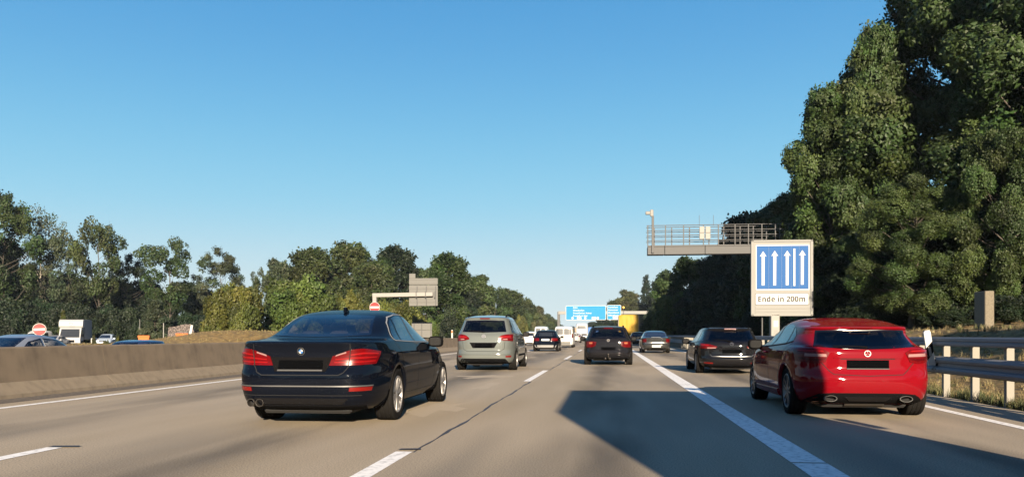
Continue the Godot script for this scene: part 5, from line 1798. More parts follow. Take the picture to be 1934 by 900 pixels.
	tree("bush", -23.6, 81.8, 4.9, 2.41, "leaf_yellow", "bush of the hedge behind the no-entry sign on the sign arm post", "bush", "", -0.40)
	tree("bush_two", -21.6, 86.1, 4.8, 2.91, "leaf_yellow", "yellow-brown bush of the hedge below the grey sign panel", "bush", "", -0.40)
	tree("bush", -20.4, 93.3, 3.4, 1.45, "leaf_lime", "small lime-green bush right of the low grey board", "bush", "", -0.40)
	tree("bush", -30.5, 87.1, 5.6, 2.98, "leaf_dark", "darker bush behind the middle of the hedge", "bush", "", -0.40)
	tree("bush_two", -21.9, 118.3, 5.1, 3.06, "leaf_dark", "dark bush above the barrier left of the minivan", "bush", "", -0.40)
	tree("bush", -22.1, 148.4, 4.9, 3.25, "leaf_olive", "olive bush at the foot of the receding left row, above the minivan", "bush", "", -0.40)
	tree("bush_two", -19.6, 189.0, 5.6, 1.94, "leaf_yellow", "yellow bush at the roadside above the white hatchback", "bush", "", -0.40)
	tree("bush", -20.2, 239.3, 5.8, 2.45, "leaf_brown", "brownish far bush beside the carriageway, left of the sign gantry", "bush", "", -0.40)
	tree("great_oak", 21.7, 50.8, 25.5, 10.09, "leaf_oak", "huge oak-like tree towering at the right edge above the red hatchback", "tree", "", 1.20)
	tree("tall_oak", 12.4, 48.7, 13.9, 2.54, "leaf_oak", "tall leafy tree behind the blue lane sign, left flank of the great tree", "tree", "", 1.20)
	tree("tall_oak", 20.6, 42.6, 18.5, 4.33, "leaf_green", "great tree filling the top right corner of the photo", "tree", "", 1.80)
	tree("tall_oak", 14.3, 48.0, 17.0, 2.20, "leaf_oak", "tree forming the upper left shoulder of the great crowns above the lane sign", "tree", "", 1.20)
	tree("oak_two", 17.2, 38.2, 8.7, 2.52, "leaf_oak", "lower leafy tree at the right edge above the concrete slab", "tree", "", 1.60)
	tree("oak", 13.8, 39.8, 6.8, 3.03, "leaf_oak", "leafy tree with low hanging boughs above the roof of the red hatchback", "tree", "", 1.50)
	tree("tall_oak", 12.4, 53.8, 9.9, 2.48, "leaf_green", "tree whose crown stands behind the top of the blue lane sign", "tree", "", 1.20)
	tree("tall_oak", 12.3, 58.8, 9.4, 2.00, "leaf_oak", "tree directly above the lane sign, on the left slope of the great crowns", "tree", "", 1.20)
	tree("round_slim", 12.8, 67.9, 10.3, 2.52, "leaf_green", "tree behind the right end of the overhead gantry railing", "tree", "", 1.20)
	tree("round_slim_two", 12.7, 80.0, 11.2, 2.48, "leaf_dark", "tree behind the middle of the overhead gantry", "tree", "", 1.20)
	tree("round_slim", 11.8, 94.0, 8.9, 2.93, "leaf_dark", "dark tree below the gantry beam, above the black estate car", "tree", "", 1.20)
	tree("round_slim_two", 10.4, 109.9, 10.0, 3.03, "leaf_green", "tree below the left half of the gantry, above the yellow-green bush", "tree", "", 1.00)
	tree("round_slim", 10.8, 152.2, 11.6, 3.25, "leaf_green", "tree left of the gantry end, behind the yellow-green bush", "tree", "", 1.00)
	tree("round_slim_two", 15.8, 265.6, 16.8, 4.01, "leaf_dark", "dark tree right of the spruce on the right side", "tree", "", 0.80)
	tree("round_slim", 7.0, 280.6, 15.4, 4.96, "leaf_brown", "brown-tinged round tree above the right end of the blue sign gantry", "tree", "", 0.60)
	tree("round_slim_two", 3.2, 342.6, 15.0, 4.33, "leaf_olive", "small far tree just above the blue direction sign", "tree", "", 0.40)
	tree("spruce", 13.1, 287.4, 21.3, 4.34, "leaf_dark", "pointed spruce standing above the round trees on the right", "tree", "", 0.60)
	tree("bush", 8.2, 105.6, 6.1, 3.05, "leaf_lime", "sunlit yellow-green bush to the right of the yellow trailer", "bush", "", 0.30)
	tree("bush_two", 7.1, 129.7, 4.5, 2.28, "leaf_lime", "smaller lime bush between the yellow trailer and the sunlit bush", "bush", "", 0.20)
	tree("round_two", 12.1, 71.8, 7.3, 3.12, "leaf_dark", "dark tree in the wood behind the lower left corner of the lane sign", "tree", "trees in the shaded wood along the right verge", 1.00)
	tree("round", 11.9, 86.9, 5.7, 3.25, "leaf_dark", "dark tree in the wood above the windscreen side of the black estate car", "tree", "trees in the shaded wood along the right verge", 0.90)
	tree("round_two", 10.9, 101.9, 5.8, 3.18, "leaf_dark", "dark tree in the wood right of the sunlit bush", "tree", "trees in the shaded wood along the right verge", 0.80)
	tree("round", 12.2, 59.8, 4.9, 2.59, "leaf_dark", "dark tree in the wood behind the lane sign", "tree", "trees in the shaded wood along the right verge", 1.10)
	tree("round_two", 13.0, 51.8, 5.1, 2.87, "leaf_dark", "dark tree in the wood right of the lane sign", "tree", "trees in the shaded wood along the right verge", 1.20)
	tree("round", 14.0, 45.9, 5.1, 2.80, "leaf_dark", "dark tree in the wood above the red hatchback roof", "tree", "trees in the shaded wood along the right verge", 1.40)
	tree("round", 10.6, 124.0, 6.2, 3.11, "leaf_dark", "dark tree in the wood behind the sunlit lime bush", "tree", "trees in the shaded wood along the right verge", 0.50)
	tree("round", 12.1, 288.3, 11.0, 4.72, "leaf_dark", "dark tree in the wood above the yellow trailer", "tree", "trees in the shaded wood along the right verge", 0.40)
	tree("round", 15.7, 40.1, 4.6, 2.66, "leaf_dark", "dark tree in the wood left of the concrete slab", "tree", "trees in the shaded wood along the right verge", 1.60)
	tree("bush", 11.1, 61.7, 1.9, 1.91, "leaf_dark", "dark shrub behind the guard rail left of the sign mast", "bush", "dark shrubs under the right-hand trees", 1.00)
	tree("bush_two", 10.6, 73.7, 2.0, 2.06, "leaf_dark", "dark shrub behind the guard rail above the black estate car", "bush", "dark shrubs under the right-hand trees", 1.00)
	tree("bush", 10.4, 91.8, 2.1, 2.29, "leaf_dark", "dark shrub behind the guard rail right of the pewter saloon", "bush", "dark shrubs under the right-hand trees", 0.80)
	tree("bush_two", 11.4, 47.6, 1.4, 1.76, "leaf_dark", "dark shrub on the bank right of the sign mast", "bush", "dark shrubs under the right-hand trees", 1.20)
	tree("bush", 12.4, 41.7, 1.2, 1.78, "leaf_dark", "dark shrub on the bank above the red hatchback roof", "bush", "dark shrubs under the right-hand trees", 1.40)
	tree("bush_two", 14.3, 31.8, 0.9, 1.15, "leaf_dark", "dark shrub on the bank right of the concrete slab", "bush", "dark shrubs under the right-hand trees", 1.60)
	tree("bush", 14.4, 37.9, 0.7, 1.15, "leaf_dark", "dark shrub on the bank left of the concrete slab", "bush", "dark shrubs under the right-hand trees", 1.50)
	tree("round", -1.7, 332.0, 7.8, 4.62, "leaf_dark", "dark far tree under the gap between the two blue signs", "tree", "", 0.00)
	tree("round_two", 6.1, 302.7, 9.1, 4.59, "leaf_dark", "dark tree behind the yellow trailer, under the gantry beam", "tree", "", 0.00)
	tree("round", -8.5, 482.2, 8.4, 6.11, "leaf_dark", "low far tree behind the coach", "tree", "", 0.00)
	for e in [[-40.0, -12.0], [-43.0, -30.0], [-38.0, -48.0], [-44.0, -70.0], [-40.0, -95.0]]:
		tree("round", e[0], e[1], 14.0, 7.0, "leaf_dark", "dark tree along the left verge behind the viewer", "tree", "trees along the left verge behind the viewer")
	for e in [[36.0, -10.0], [40.0, -32.0], [46.0, -55.0], [54.0, -80.0], [64.0, -105.0]]:
		tree("oak_two", e[0], e[1], 16.0, 7.5, "leaf_dark", "dark tree along the right verge behind the viewer", "tree", "trees along the right verge behind the viewer")
	for e in [[17.0, 1.0, 7.5, 4.0], [19.0, -8.0, 8.5, 4.4]]:
		tree("round", e[0], e[1], e[2], e[3], "leaf_dark", "tree beside the viewer on the right verge that shades the bank", "tree", "trees beside the viewer that shade the right bank", 1.2)
	for e in [[-26.0, -150.0], [-12.0, -158.0], [2.0, -152.0], [15.0, -160.0], [28.0, -154.0], [-40.0, -146.0], [42.0, -150.0]]:
		tree("round_two", e[0], e[1], 15.0, 8.0, "leaf_dark", "dark tree of the wood where the road bends away far behind the viewer", "tree", "trees far behind the viewer")

# ---------------------------------------------------------------- signs, gantries, small street furniture
func face_box(g: Geo, c: Vector3, w: float, h: float, t: float, ch := 0.0) -> void:
	g.box(c, Vector3(w, h, t), ch)

func text_part(called: String, txt: String, at: Vector3, cap: float, m: String, parent: Node, turn := 0.0, depth := 0.012, centred := true, squeeze := 1.0) -> void:
	var t := TextMesh.new()
	var f := SystemFont.new()
	f.font_names = PackedStringArray(["Droid Sans"])
	f.font_weight = 700
	t.font = f
	t.text = txt
	t.font_size = 64
	t.pixel_size = cap / 0.714 / 64.0
	t.depth = depth
	t.curve_step = 2.0
	t.horizontal_alignment = HORIZONTAL_ALIGNMENT_CENTER if centred else HORIZONTAL_ALIGNMENT_LEFT
	t.vertical_alignment = VERTICAL_ALIGNMENT_CENTER
	var o := part(called, t, m, parent)
	o.position = at
	o.rotation.y = turn
	o.scale.x = squeeze

func round_rect(w: float, h: float, r: float, n := 5) -> PackedVector2Array:
	var o := PackedVector2Array()
	for q in 4:
		var c := Vector2([w / 2 - r, -w / 2 + r, -w / 2 + r, w / 2 - r][q], [h / 2 - r, h / 2 - r, -h / 2 + r, -h / 2 + r][q])
		for k in n + 1:
			var a := PI / 2 * (q + float(k) / n)
			o.append(c + Vector2(cos(a), sin(a)) * r)
	return o

func lane_sign() -> void:
	var root := thing("lane_sign", "large blue lane sign with four white arrows on a white mast", "road sign", Vector3(8.74, 0, -43.3), 0.03)
	var w := 3.06
	var h := 3.84
	var b := 2.05
	var cy := b + h / 2
	var g := Geo.new()
	g.box(Vector3(0, cy, 0), Vector3(w, h, 0.16), 0.03)
	for e in [[0, h / 2 - 0.05, w, 0.1], [0, -h / 2 + 0.05, w, 0.1], [-w / 2 + 0.07, 0, 0.14, h], [w / 2 - 0.07, 0, 0.14, h]]:
		g.box(Vector3(e[0], cy + e[1], 0.09), Vector3(e[2], e[3], 0.05), 0.012)
	part("sign_box", g, "panel_grey", root)
	# blue panel: white edge, then blue boards side by side
	var s := 0.00604
	var px := func(x: float, y: float) -> Vector2: return Vector2((x - 293.5) * s, cy - (y - 371.0) * s)
	g = Geo.new()
	var c: Vector2 = px.call(297.5, 283.5)
	g.prism(round_rect(2.66, 2.30, 0.06), Vector3(c.x, c.y, 0.085), Vector3.RIGHT, Vector3.UP, Vector3(0, 0, 0.02))
	part("panel_border", g, "white", root)
	var x0: float = c.x - 1.28
	var widths := [0.60, 0.64, 0.46, 0.40, 0.46]
	for i in 5:
		g = Geo.new()
		var ww: float = widths[i]
		g.box(Vector3(x0 + ww / 2, c.y, 0.108), Vector3(ww - 0.006, 2.18, 0.016), 0.003)
		part("blue_board", g, "sign_blue", root)
		x0 += ww
	for e in [[135, 147, 433], [230, 143, 433], [332, 143, 431], [455, 140, 428]]:
		g = Geo.new()
		var t: Vector2 = px.call(e[0] + 3, e[1])
		var q: Vector2 = px.call(e[0] - 3, e[2])
		g.prism(PackedVector2Array([Vector2(0, 0), Vector2(-0.17, -0.27), Vector2(-0.075, -0.25), Vector2(-0.075, q.y - t.y), Vector2(0.065, q.y - t.y), Vector2(0.075, -0.25), Vector2(0.17, -0.27)]), Vector3(t.x, t.y, 0.118), Vector3.RIGHT, Vector3.UP, Vector3(0, 0, 0.006))
		part("lane_arrow", g, "white", root)
	g = Geo.new()
	var t2: Vector2 = px.call(393, 127)
	g.prism(PackedVector2Array([Vector2(-0.045, 0), Vector2(0.045, 0), Vector2(0.045, -1.88), Vector2(-0.045, -1.88)]), Vector3(t2.x, t2.y, 0.118), Vector3.RIGHT, Vector3.UP, Vector3(0, 0, 0.006))
	part("lane_line", g, "white", root)
	# text plate
	g = Geo.new()
	var p: Vector2 = px.call(293, 548)
	g.prism(round_rect(2.66, 0.60, 0.05), Vector3(p.x, p.y, 0.082), Vector3.RIGHT, Vector3.UP, Vector3(0, 0, 0.012))
	part("plate_border", g, "sign_back", root)
	g = Geo.new()
	g.prism(round_rect(2.60, 0.54, 0.05), Vector3(p.x, p.y, 0.094), Vector3.RIGHT, Vector3.UP, Vector3(0, 0, 0.010))
	part("text_plate", g, "white", root)
	text_part("lettering", "Ende in 200m", Vector3(p.x - 0.02, p.y, 0.106), 0.27, "sign_ink_grey", root, 0.0, 0.006, true, 0.98)
	# slats under the plate
	for i in 3:
		g = Geo.new()
		var y0 := cy - (616.0 + i * 26.0 - 371.0) * s
		g.box(Vector3(0, y0, 0.088), Vector3(2.66, 0.145, 0.02), 0.006)
		part("slat", g, "panel_grey", root)
	# mast with paper notices, thin dark post
	g = Geo.new()
	g.box(Vector3(-0.33, b / 2 - 0.1, -0.10), Vector3(0.43, b + 0.5, 0.43), 0.03)
	part("mast", g, "mast_white", root)
	g = Geo.new()
	g.box(Vector3(-0.31, 1.66, 0.118), Vector3(0.22, 0.30, 0.006))
	part("notice", g, "white", root)
	g = Geo.new()
	g.box(Vector3(-0.31, 1.22, 0.118), Vector3(0.22, 0.26, 0.006))
	part("notice", g, "panel_grey", root)
	g = Geo.new()
	g.tube([Vector3(-0.92, -0.2, -0.2), Vector3(-0.92, b + 0.2, -0.2)], [0.035], 8)
	part("support_post", g, "gantry_steel", root)

func overhead_gantry() -> void:
	var d := 52.6
	var root := thing("overhead_gantry", "grey steel cantilever gantry with a railed walkway reaching out over the right lane", "gantry", Vector3(2.45, 0, -d))
	var L := 9.2
	# beam in four boxes
	var xs := [0.0, 1.05, 3.5, 6.3, 8.05]
	for i in 4:
		var g := Geo.new()
		g.box(Vector3((xs[i] + xs[i + 1]) / 2, 6.33, 0), Vector3(xs[i + 1] - xs[i] - 0.02, 0.50, 1.0), 0.02)
		for yy in [6.09, 6.57]:
			g.box(Vector3((xs[i] + xs[i + 1]) / 2, yy, 0.515), Vector3(xs[i + 1] - xs[i] - 0.02, 0.05, 0.05), 0.01)
		part("beam_section", g, "gantry_steel", root)
	var g := Geo.new()
	g.box(Vector3(8.75, 6.30, 0), Vector3(1.4, 0.62, 0.9), 0.03)
	g.box(Vector3(9.35, 3.0, 0), Vector3(0.6, 6.4, 0.6), 0.04)
	part("column", g, "gantry_steel", root)
	for sd in [0.48, -0.48]:
		for y in [7.86, 7.55, 7.24, 6.93]:
			g = Geo.new()
			var x1: float = L + (0.4 if y > 7.2 else -2.0)
			g.tube([Vector3(-0.05, y, sd), Vector3(x1, y, sd)], [0.024], 6)
			part("handrail", g, "gantry_steel", root)
		for x in [0.02, 1.1, 2.2, 3.4, 4.3, 5.3, 6.1, 6.9, 7.7, 8.5, 9.1, 9.5]:
			g = Geo.new()
			g.box(Vector3(x + (0.0 if sd > 0 else 0.45), 7.2, sd), Vector3(0.06, 1.32, 0.06), 0.006)
			part("rail_post", g, "gantry_steel", root)
	g = Geo.new()
	g.box(Vector3(4.7, 6.62, 0), Vector3(9.3, 0.04, 0.9))
	part("walkway", g, "gantry_steel", root)
	g = Geo.new()
	g.box(Vector3(0.32, 7.3, 0.56), Vector3(0.14, 2.3, 0.12), 0.01)
	var mast := part("camera_mast", g, "gantry_steel", root)
	g = Geo.new()
	g.box(Vector3(0.26, 8.62, 0.56), Vector3(0.20, 0.42, 0.2), 0.03)
	g.box(Vector3(0.02, 8.62, 0.60), Vector3(0.30, 0.20, 0.2), 0.04)
	part("camera_box", g, "panel_grey", mast)
	for x in [3.30, 3.66]:
		g = Geo.new()
		g.box(Vector3(x, 7.36, 0.56), Vector3(0.30, 0.78, 0.12), 0.02)
		var bx := part("equipment_box", g, "mast_white", root)
		var st := Geo.new()
		st.box(Vector3(x, 7.36, 0.625), Vector3(0.31, 0.05, 0.01))
		part("stripe", st, "sign_back", bx)
	for x in [3.15, 4.0]:
		g = Geo.new()
		g.tube([Vector3(x, 7.8, 0.5), Vector3(x, 8.45, 0.5)], [0.012], 5)
		part("aerial", g, "gantry_steel", root)

func no_entry(root: Node3D, c: Vector3, r: float, tilt := 0.0) -> void:
	for e in [[r, 0.0, 0.02, "white", "sign_rim"], [r * 0.93, 0.02, 0.008, "sign_red", "sign_face"]]:
		var g := Geo.new()
		var poly := PackedVector2Array()
		for k in 36:
			poly.append(Vector2(cos(TAU * k / 36), sin(TAU * k / 36)) * e[0])
		g.prism(poly, c + Vector3(0, 0, e[1]), Vector3.RIGHT, Vector3.UP, Vector3(0, 0, e[2]))
		part(e[4], g, e[3], root)
	var g := Geo.new()
	g.box(c + Vector3(0, 0, 0.033), Vector3(r * 1.66, r * 0.36, 0.01), 0.003, Basis(Vector3.BACK, tilt))
	part("white_bar", g, "white", root)

func left_signs() -> void:
	var root := thing("cantilever_sign", "grey back of a road sign on a long white horizontal arm and post", "road sign", Vector3(-20.9, -0.38, -73.1))
	var g := Geo.new()
	g.box(Vector3(0.0, 2.5, 0), Vector3(0.36, 5.1, 0.36), 0.03)
	part("post", g, "mast_white", root)
	g = Geo.new()
	g.box(Vector3(2.58, 5.08, 0.02), Vector3(5.55, 0.36, 0.34), 0.03, Basis(Vector3.BACK, 0.012))
	part("arm", g, "mast_white", root)
	for e in [[4.42, 6.28, 2.62, 0.58], [4.42, 5.02, 2.62, 1.86]]:
		g = Geo.new()
		g.prism(round_rect(e[2], e[3], 0.08), Vector3(e[0], e[1], -0.26), Vector3.RIGHT, Vector3.UP, Vector3(0, 0, 0.05))
		for yy in [e[1] - e[3] * 0.32, e[1] + e[3] * 0.32]:
			g.box(Vector3(e[0], yy, -0.2), Vector3(e[2] - 0.1, 0.05, 0.04), 0.005)
		part("sign_panel", g, "sign_back", root)
	g = Geo.new()
	g.box(Vector3(3.4, 6.78, -0.23), Vector3(0.58, 0.42, 0.05), 0.02)
	part("small_panel", g, "sign_back", root)
	for x in [3.85, 4.70, 5.55]:
		g = Geo.new()
		g.box(Vector3(x, 5.0, -0.17), Vector3(0.07, 1.7, 0.07), 0.01)
		g.box(Vector3(x, 5.1, 0.20), Vector3(0.07, 0.55, 0.05), 0.01)
		part("bracket", g, "gantry_steel", root)
	var n := thing("no_entry_sign", "round no-entry sign on the long arm's post, peeping over the black sedan", "road sign", Vector3(-20.75, -0.38, -72.6))
	no_entry(n, Vector3(0, 3.95, 0.05), 0.48)
	g = Geo.new()
	g.box(Vector3(0, 3.95, -0.14), Vector3(0.1, 0.1, 0.36), 0.01)
	part("bracket", g, "gantry_steel", n)
	n = thing("no_entry_sign", "round no-entry sign on a thin post beyond the barrier, before the parked vans", "road sign", Vector3(-41.45, -0.4, -56.6), 0.5)
	no_entry(n, Vector3(0, 1.9, 0.04), 0.45, 0.05)
	g = Geo.new()
	g.tube([Vector3(0, -0.2, 0), Vector3(0, 2.3, 0)], [0.035], 8)
	part("post", g, "gantry_steel", n)
	# low board with its back to the road
	n = thing("road_board", "low grey board seen from behind beside the hedge, over the mirror of the black sedan", "road sign", Vector3(-17.8, -0.4, -78.5))
	for i in 2:
		g = Geo.new()
		g.box(Vector3(0, 2.35 - i * 0.74, 0), Vector3(2.0, 0.72, 0.06), 0.01)
		part("board", g, "sign_back", n)
	for x in [-0.75, 0.0, 0.9]:
		g = Geo.new()
		g.box(Vector3(x, 1.35, 0.06), Vector3(0.07, 2.8, 0.06), 0.01)
		part("post", g, "gantry_steel", n)
	# marker on top of the barrier
	n = thing("marker_post", "short white marker post with an orange head standing on the barrier left of the minivan", "marker post", Vector3(-10.62, 0.87, -56.2))
	g = Geo.new()
	g.box(Vector3(0, 0.28, 0), Vector3(0.11, 0.58, 0.05), 0.012)
	part("post", g, "white", n)
	g = Geo.new()
	g.box(Vector3(0, 0.44, 0.027), Vector3(0.10, 0.14, 0.012), 0.004)
	part("reflector", g, "orange", n)
	n = thing("marker_post", "white marker post in the dry scrub just right of the box truck", "marker post", Vector3(-43.2, -0.4, -65.5))
	g = Geo.new()
	g.box(Vector3(0, 0.55, 0), Vector3(0.17, 1.35, 0.08), 0.02)
	part("post", g, "white", n)
	g = Geo.new()
	g.box(Vector3(0, 0.62, 0.01), Vector3(0.175, 0.22, 0.085), 0.01)
	part("black_band", g, "black_plastic", n)
	# bins, posts and broken concrete by the trees
	for e in [[-47.7, -81.1, 1.35, "orange bin standing alone in front of the dark shrubs, above the blue car roof"], [-40.7, -75.8, 0.8, "orange bin beside the slanting white board, in front of the broken concrete"]]:
		n = thing("orange_bin", e[3], "bin", Vector3(e[0], mound(e[0], -e[1]) - 0.03, e[1]), 0.4)
		g = Geo.new()
		var rows := []
		for q in [[0.0, 0.42], [e[2] * 0.9, 0.52], [e[2] * 0.92, 0.56], [e[2], 0.56], [e[2], 0.3]]:
			rows.append(PackedVector3Array([Vector3(-q[1], q[0], -q[1]), Vector3(q[1], q[0], -q[1]), Vector3(q[1], q[0], q[1]), Vector3(-q[1], q[0], q[1])]))
		for j in rows.size() - 1:
			for k in 4:
				g.quad(rows[j][k], rows[j][(k + 1) % 4], rows[j + 1][(k + 1) % 4], rows[j + 1][k])
		part("bin_body", g, "orange", n)
		g = Geo.new()
		g.box(Vector3(0, e[2] + 0.03, 0), Vector3(1.1, 0.08, 1.1), 0.03)
		part("bin_lid", g, "orange", n)
	n = thing("board", "slanting white board leaning next to the right-hand orange bin", "board", Vector3(-39.9, 0.33, -75.6), 0.3)
	g = Geo.new()
	g.box(Vector3(0.1, 0.85, 0), Vector3(0.22, 1.75, 0.05), 0.01, Basis(Vector3.BACK, -0.18))
	part("board_face", g, "white", n)
	n = thing("bin", "small dark bin behind the slanting white board", "bin", Vector3(-39.4, 0.33, -76.6))
	g = Geo.new()
	g.lathe(Vector3(0, 0, 0), Vector3.UP, [[0, 0.3], [0.05, 0.36], [1.15, 0.42], [1.2, 0.44], [1.25, 0.3], [1.3, 0.0]], 16)
	part("bin_body", g, "black_plastic", n)
	n = thing("concrete_block", "broken mottled concrete block behind the right-hand orange bin", "concrete block", Vector3(-43.2, 0.2, -80.0), 0.35)
	g = Geo.new()
	g.prism(PackedVector2Array([Vector2(-1.25, 0), Vector2(1.2, 0), Vector2(1.35, 1.3), Vector2(1.0, 2.0), Vector2(0.2, 1.95), Vector2(-0.4, 1.75), Vector2(-1.1, 1.7)]), Vector3.ZERO, Vector3.RIGHT, Vector3.UP, Vector3(0, 0, -0.8))
	part("block", g, "mottled", n)
	for e in [[-44.65, -79.4, 2.7, "thin white post in front of the broken concrete block"], [-56.0, -94.2, 3.4, "left one of two thin grey posts beside the orange bin at the wood edge"], [-54.9, -94.2, 3.2, "right one of two thin grey posts beside the orange bin at the wood edge"]]:
		g = Geo.new()
		g.tube([Vector3(0, -0.3, 0), Vector3(0.02, e[2], 0)], [0.05, 0.045], 8)
		var o := mono("thin_post", e[3], "post", g, "mast_white" if e[2] < 3 else "sign_back")
		o.position = Vector3(e[0], -0.4, e[1])

func direction_gantry() -> void:
	var root := thing("sign_gantry", "distant steel gantry spanning the motorway that carries the blue direction signs", "gantry", W(0, 0, 252))
	var g := Geo.new()
	g.box(Vector3(-10.4, 3.9, 0), Vector3(0.8, 8.4, 0.8), 0.05)
	part("gantry_post", g, "gantry_steel", root)
	g = Geo.new()
	g.box(Vector3(3.2, 7.8, 0), Vector3(27.4, 0.95, 0.9), 0.05)
	part("gantry_beam", g, "panel_grey", root)
	g = Geo.new()
	g.box(Vector3(16.5, 3.9, 0), Vector3(0.8, 8.0, 0.8), 0.05)
	part("gantry_post", g, "panel_grey", root)
	g = Geo.new()
	g.tube([Vector3(9.1, 6.5, 0.6), Vector3(9.1, 9.2, 0.6)], [0.07], 6)
	var lp := part("lamp_post", g, "gantry_steel", root)
	g = Geo.new()
	g.lump(Vector3(9.1, 9.3, 0.6), Vector3(0.3, 0.34, 0.3), Basis(), 1.0)
	part("amber_lamp", g, "amber_lamp", lp)
	var specs := [
		[-8.3, 3.85, "wide blue motorway direction sign with four rows of place names on the distant gantry", 12.1, 7.75, 4.35, ["Köln", "Wiesbaden", "Frankfurter Kreuz", "Frankfurt-Süd"], -3.2],
		[4.12, 8.4, "narrower blue direction sign to the right of the wide one on the distant gantry", 4.2, 7.85, 4.45, ["Frankfurt", "Hannover", "Mannheim", "Offenbach"], -1.8]]
	for q in 2:
		var s: Array = specs[q]
		var w: float = s[3]
		var cx := -2.2 if q == 0 else 6.25
		var n := thing("direction_sign", s[2], "road sign", W(cx, 0, 251.4))
		g = Geo.new()
		g.prism(round_rect(w, s[5], 0.3), Vector3(0, s[4], 0), Vector3.RIGHT, Vector3.UP, Vector3(0, 0, 0.1))
		part("sign_border", g, "white", n)
		g = Geo.new()
		g.prism(round_rect(w - 0.26, s[5] - 0.26, 0.2), Vector3(0, s[4], 0.1), Vector3.RIGHT, Vector3.UP, Vector3(0, 0, 0.03))
		part("sign_face", g, "far_sign_blue", n)
		for i in 4:
			text_part("lettering", s[6][i], Vector3(-w / 2 + (2.2 if q == 0 else 0.3), s[4] + 1.55 - i * 0.82, 0.135), 0.46, "white", n, 0.0, 0.02, false)
		for x in ([-4.0, -0.15, 3.6] if q == 0 else [-0.1]):
			g = Geo.new()
			g.prism(PackedVector2Array([Vector2(0, 0.5), Vector2(-0.45, 0.0), Vector2(-0.2, 0.0), Vector2(-0.2, -0.45), Vector2(0.2, -0.45), Vector2(0.2, 0.0), Vector2(0.45, 0.0)]), Vector3(x, s[4] - 1.6, 0.14), Vector3.RIGHT, Vector3.UP, Vector3(0, 0, 0.02))
			part("arrow", g, "white", n)
		for x in ([-2.0, 2.45] if q == 0 else [0.9]):
			g = Geo.new()
			g.prism(round_rect(1.35, 0.8, 0.2), Vector3(x, s[4] - 1.6, 0.13), Vector3.RIGHT, Vector3.UP, Vector3(0, 0, 0.02))
			var bd := part("route_badge", g, "white", n)
			text_part("lettering", "A 3" if x < 0 else "A 5", Vector3(x, s[4] - 1.6, 0.155), 0.42, "sign_ink", bd, 0.0, 0.01)
	# small roadside board behind the pewter saloon
	var n := thing("road_board", "small pale roadside board with two dark lines of text above the chrome-trimmed saloon", "road sign", W(7.3, 0, 132.6))
	g = Geo.new()
	g.box(Vector3(0, 1.85, 0), Vector3(1.62, 1.05, 0.06), 0.02)
	part("sign_face", g, "panel_grey", n)
	for i in 2:
		text_part("lettering", ["Frankfurt", "Offenbach"][i], Vector3(0, 2.08 - i * 0.38, 0.036), 0.2, "sign_ink", n, 0.0, 0.008)
	for x in [-0.6, 0.6]:
		g = Geo.new()
		g.tube([Vector3(x, -0.2, -0.06), Vector3(x, 2.3, -0.06)], [0.035], 6)
		part("post", g, "gantry_steel", n)

func right_bits() -> void:
	var n := thing("delineator", "white roadside delineator with a black band, leaning left against the guard rail", "delineator post", Vector3(5.90, 0.55, -16.0))
	n.rotation.z = 0.15
	var g := Geo.new()
	g.prism(PackedVector2Array([Vector2(-0.06, 0), Vector2(0.06, 0), Vector2(0.06, 0.24), Vector2(-0.06, 0.10)]), Vector3(0, 0, -0.03), Vector3.RIGHT, Vector3.UP, Vector3(0, 0, 0.06))
	part("lower_post", g, "white", n)
	g = Geo.new()
	g.prism(PackedVector2Array([Vector2(-0.061, 0.10), Vector2(0.061, 0.24), Vector2(0.061, 0.43), Vector2(-0.061, 0.32)]), Vector3(0, 0, -0.031), Vector3.RIGHT, Vector3.UP, Vector3(0, 0, 0.062))
	part("black_band", g, "black_plastic", n)
	g = Geo.new()
	g.prism(PackedVector2Array([Vector2(-0.06, 0.32), Vector2(0.06, 0.43), Vector2(0.06, 0.60), Vector2(0.045, 0.64), Vector2(-0.03, 0.64), Vector2(-0.06, 0.61)]), Vector3(0, 0, -0.03), Vector3.RIGHT, Vector3.UP, Vector3(0, 0, 0.06))
	part("head", g, "white", n)
	g = Geo.new()
	g.box(Vector3(-0.005, 0.25, 0.036), Vector3(0.045, 0.17, 0.01), 0.003)
	part("reflector", g, "panel_grey", n)
	g = Geo.new()
	g.box(Vector3(0, 0, -0.4), Vector3(0.28, 1.3, 0.8), 0.02)
	var o := mono("concrete_slab", "upright weathered concrete slab on the bank under the right-hand trees", "concrete slab", g, "mottled_pale")
	o.position = Vector3(12.08, 1.85, -28.0)

# ---------------------------------------------------------------- trucks, coach
func truck_wheels(root: Node3D, spots: Array, x: float, r: float) -> void:
	for z in spots:
		for sd in [-1.0, 1.0]:
			add_wheel(root, Vector3(sd * x, r, z), sd, r, 0.3, r * 0.55, 6, "dark_alloy", 0, false)

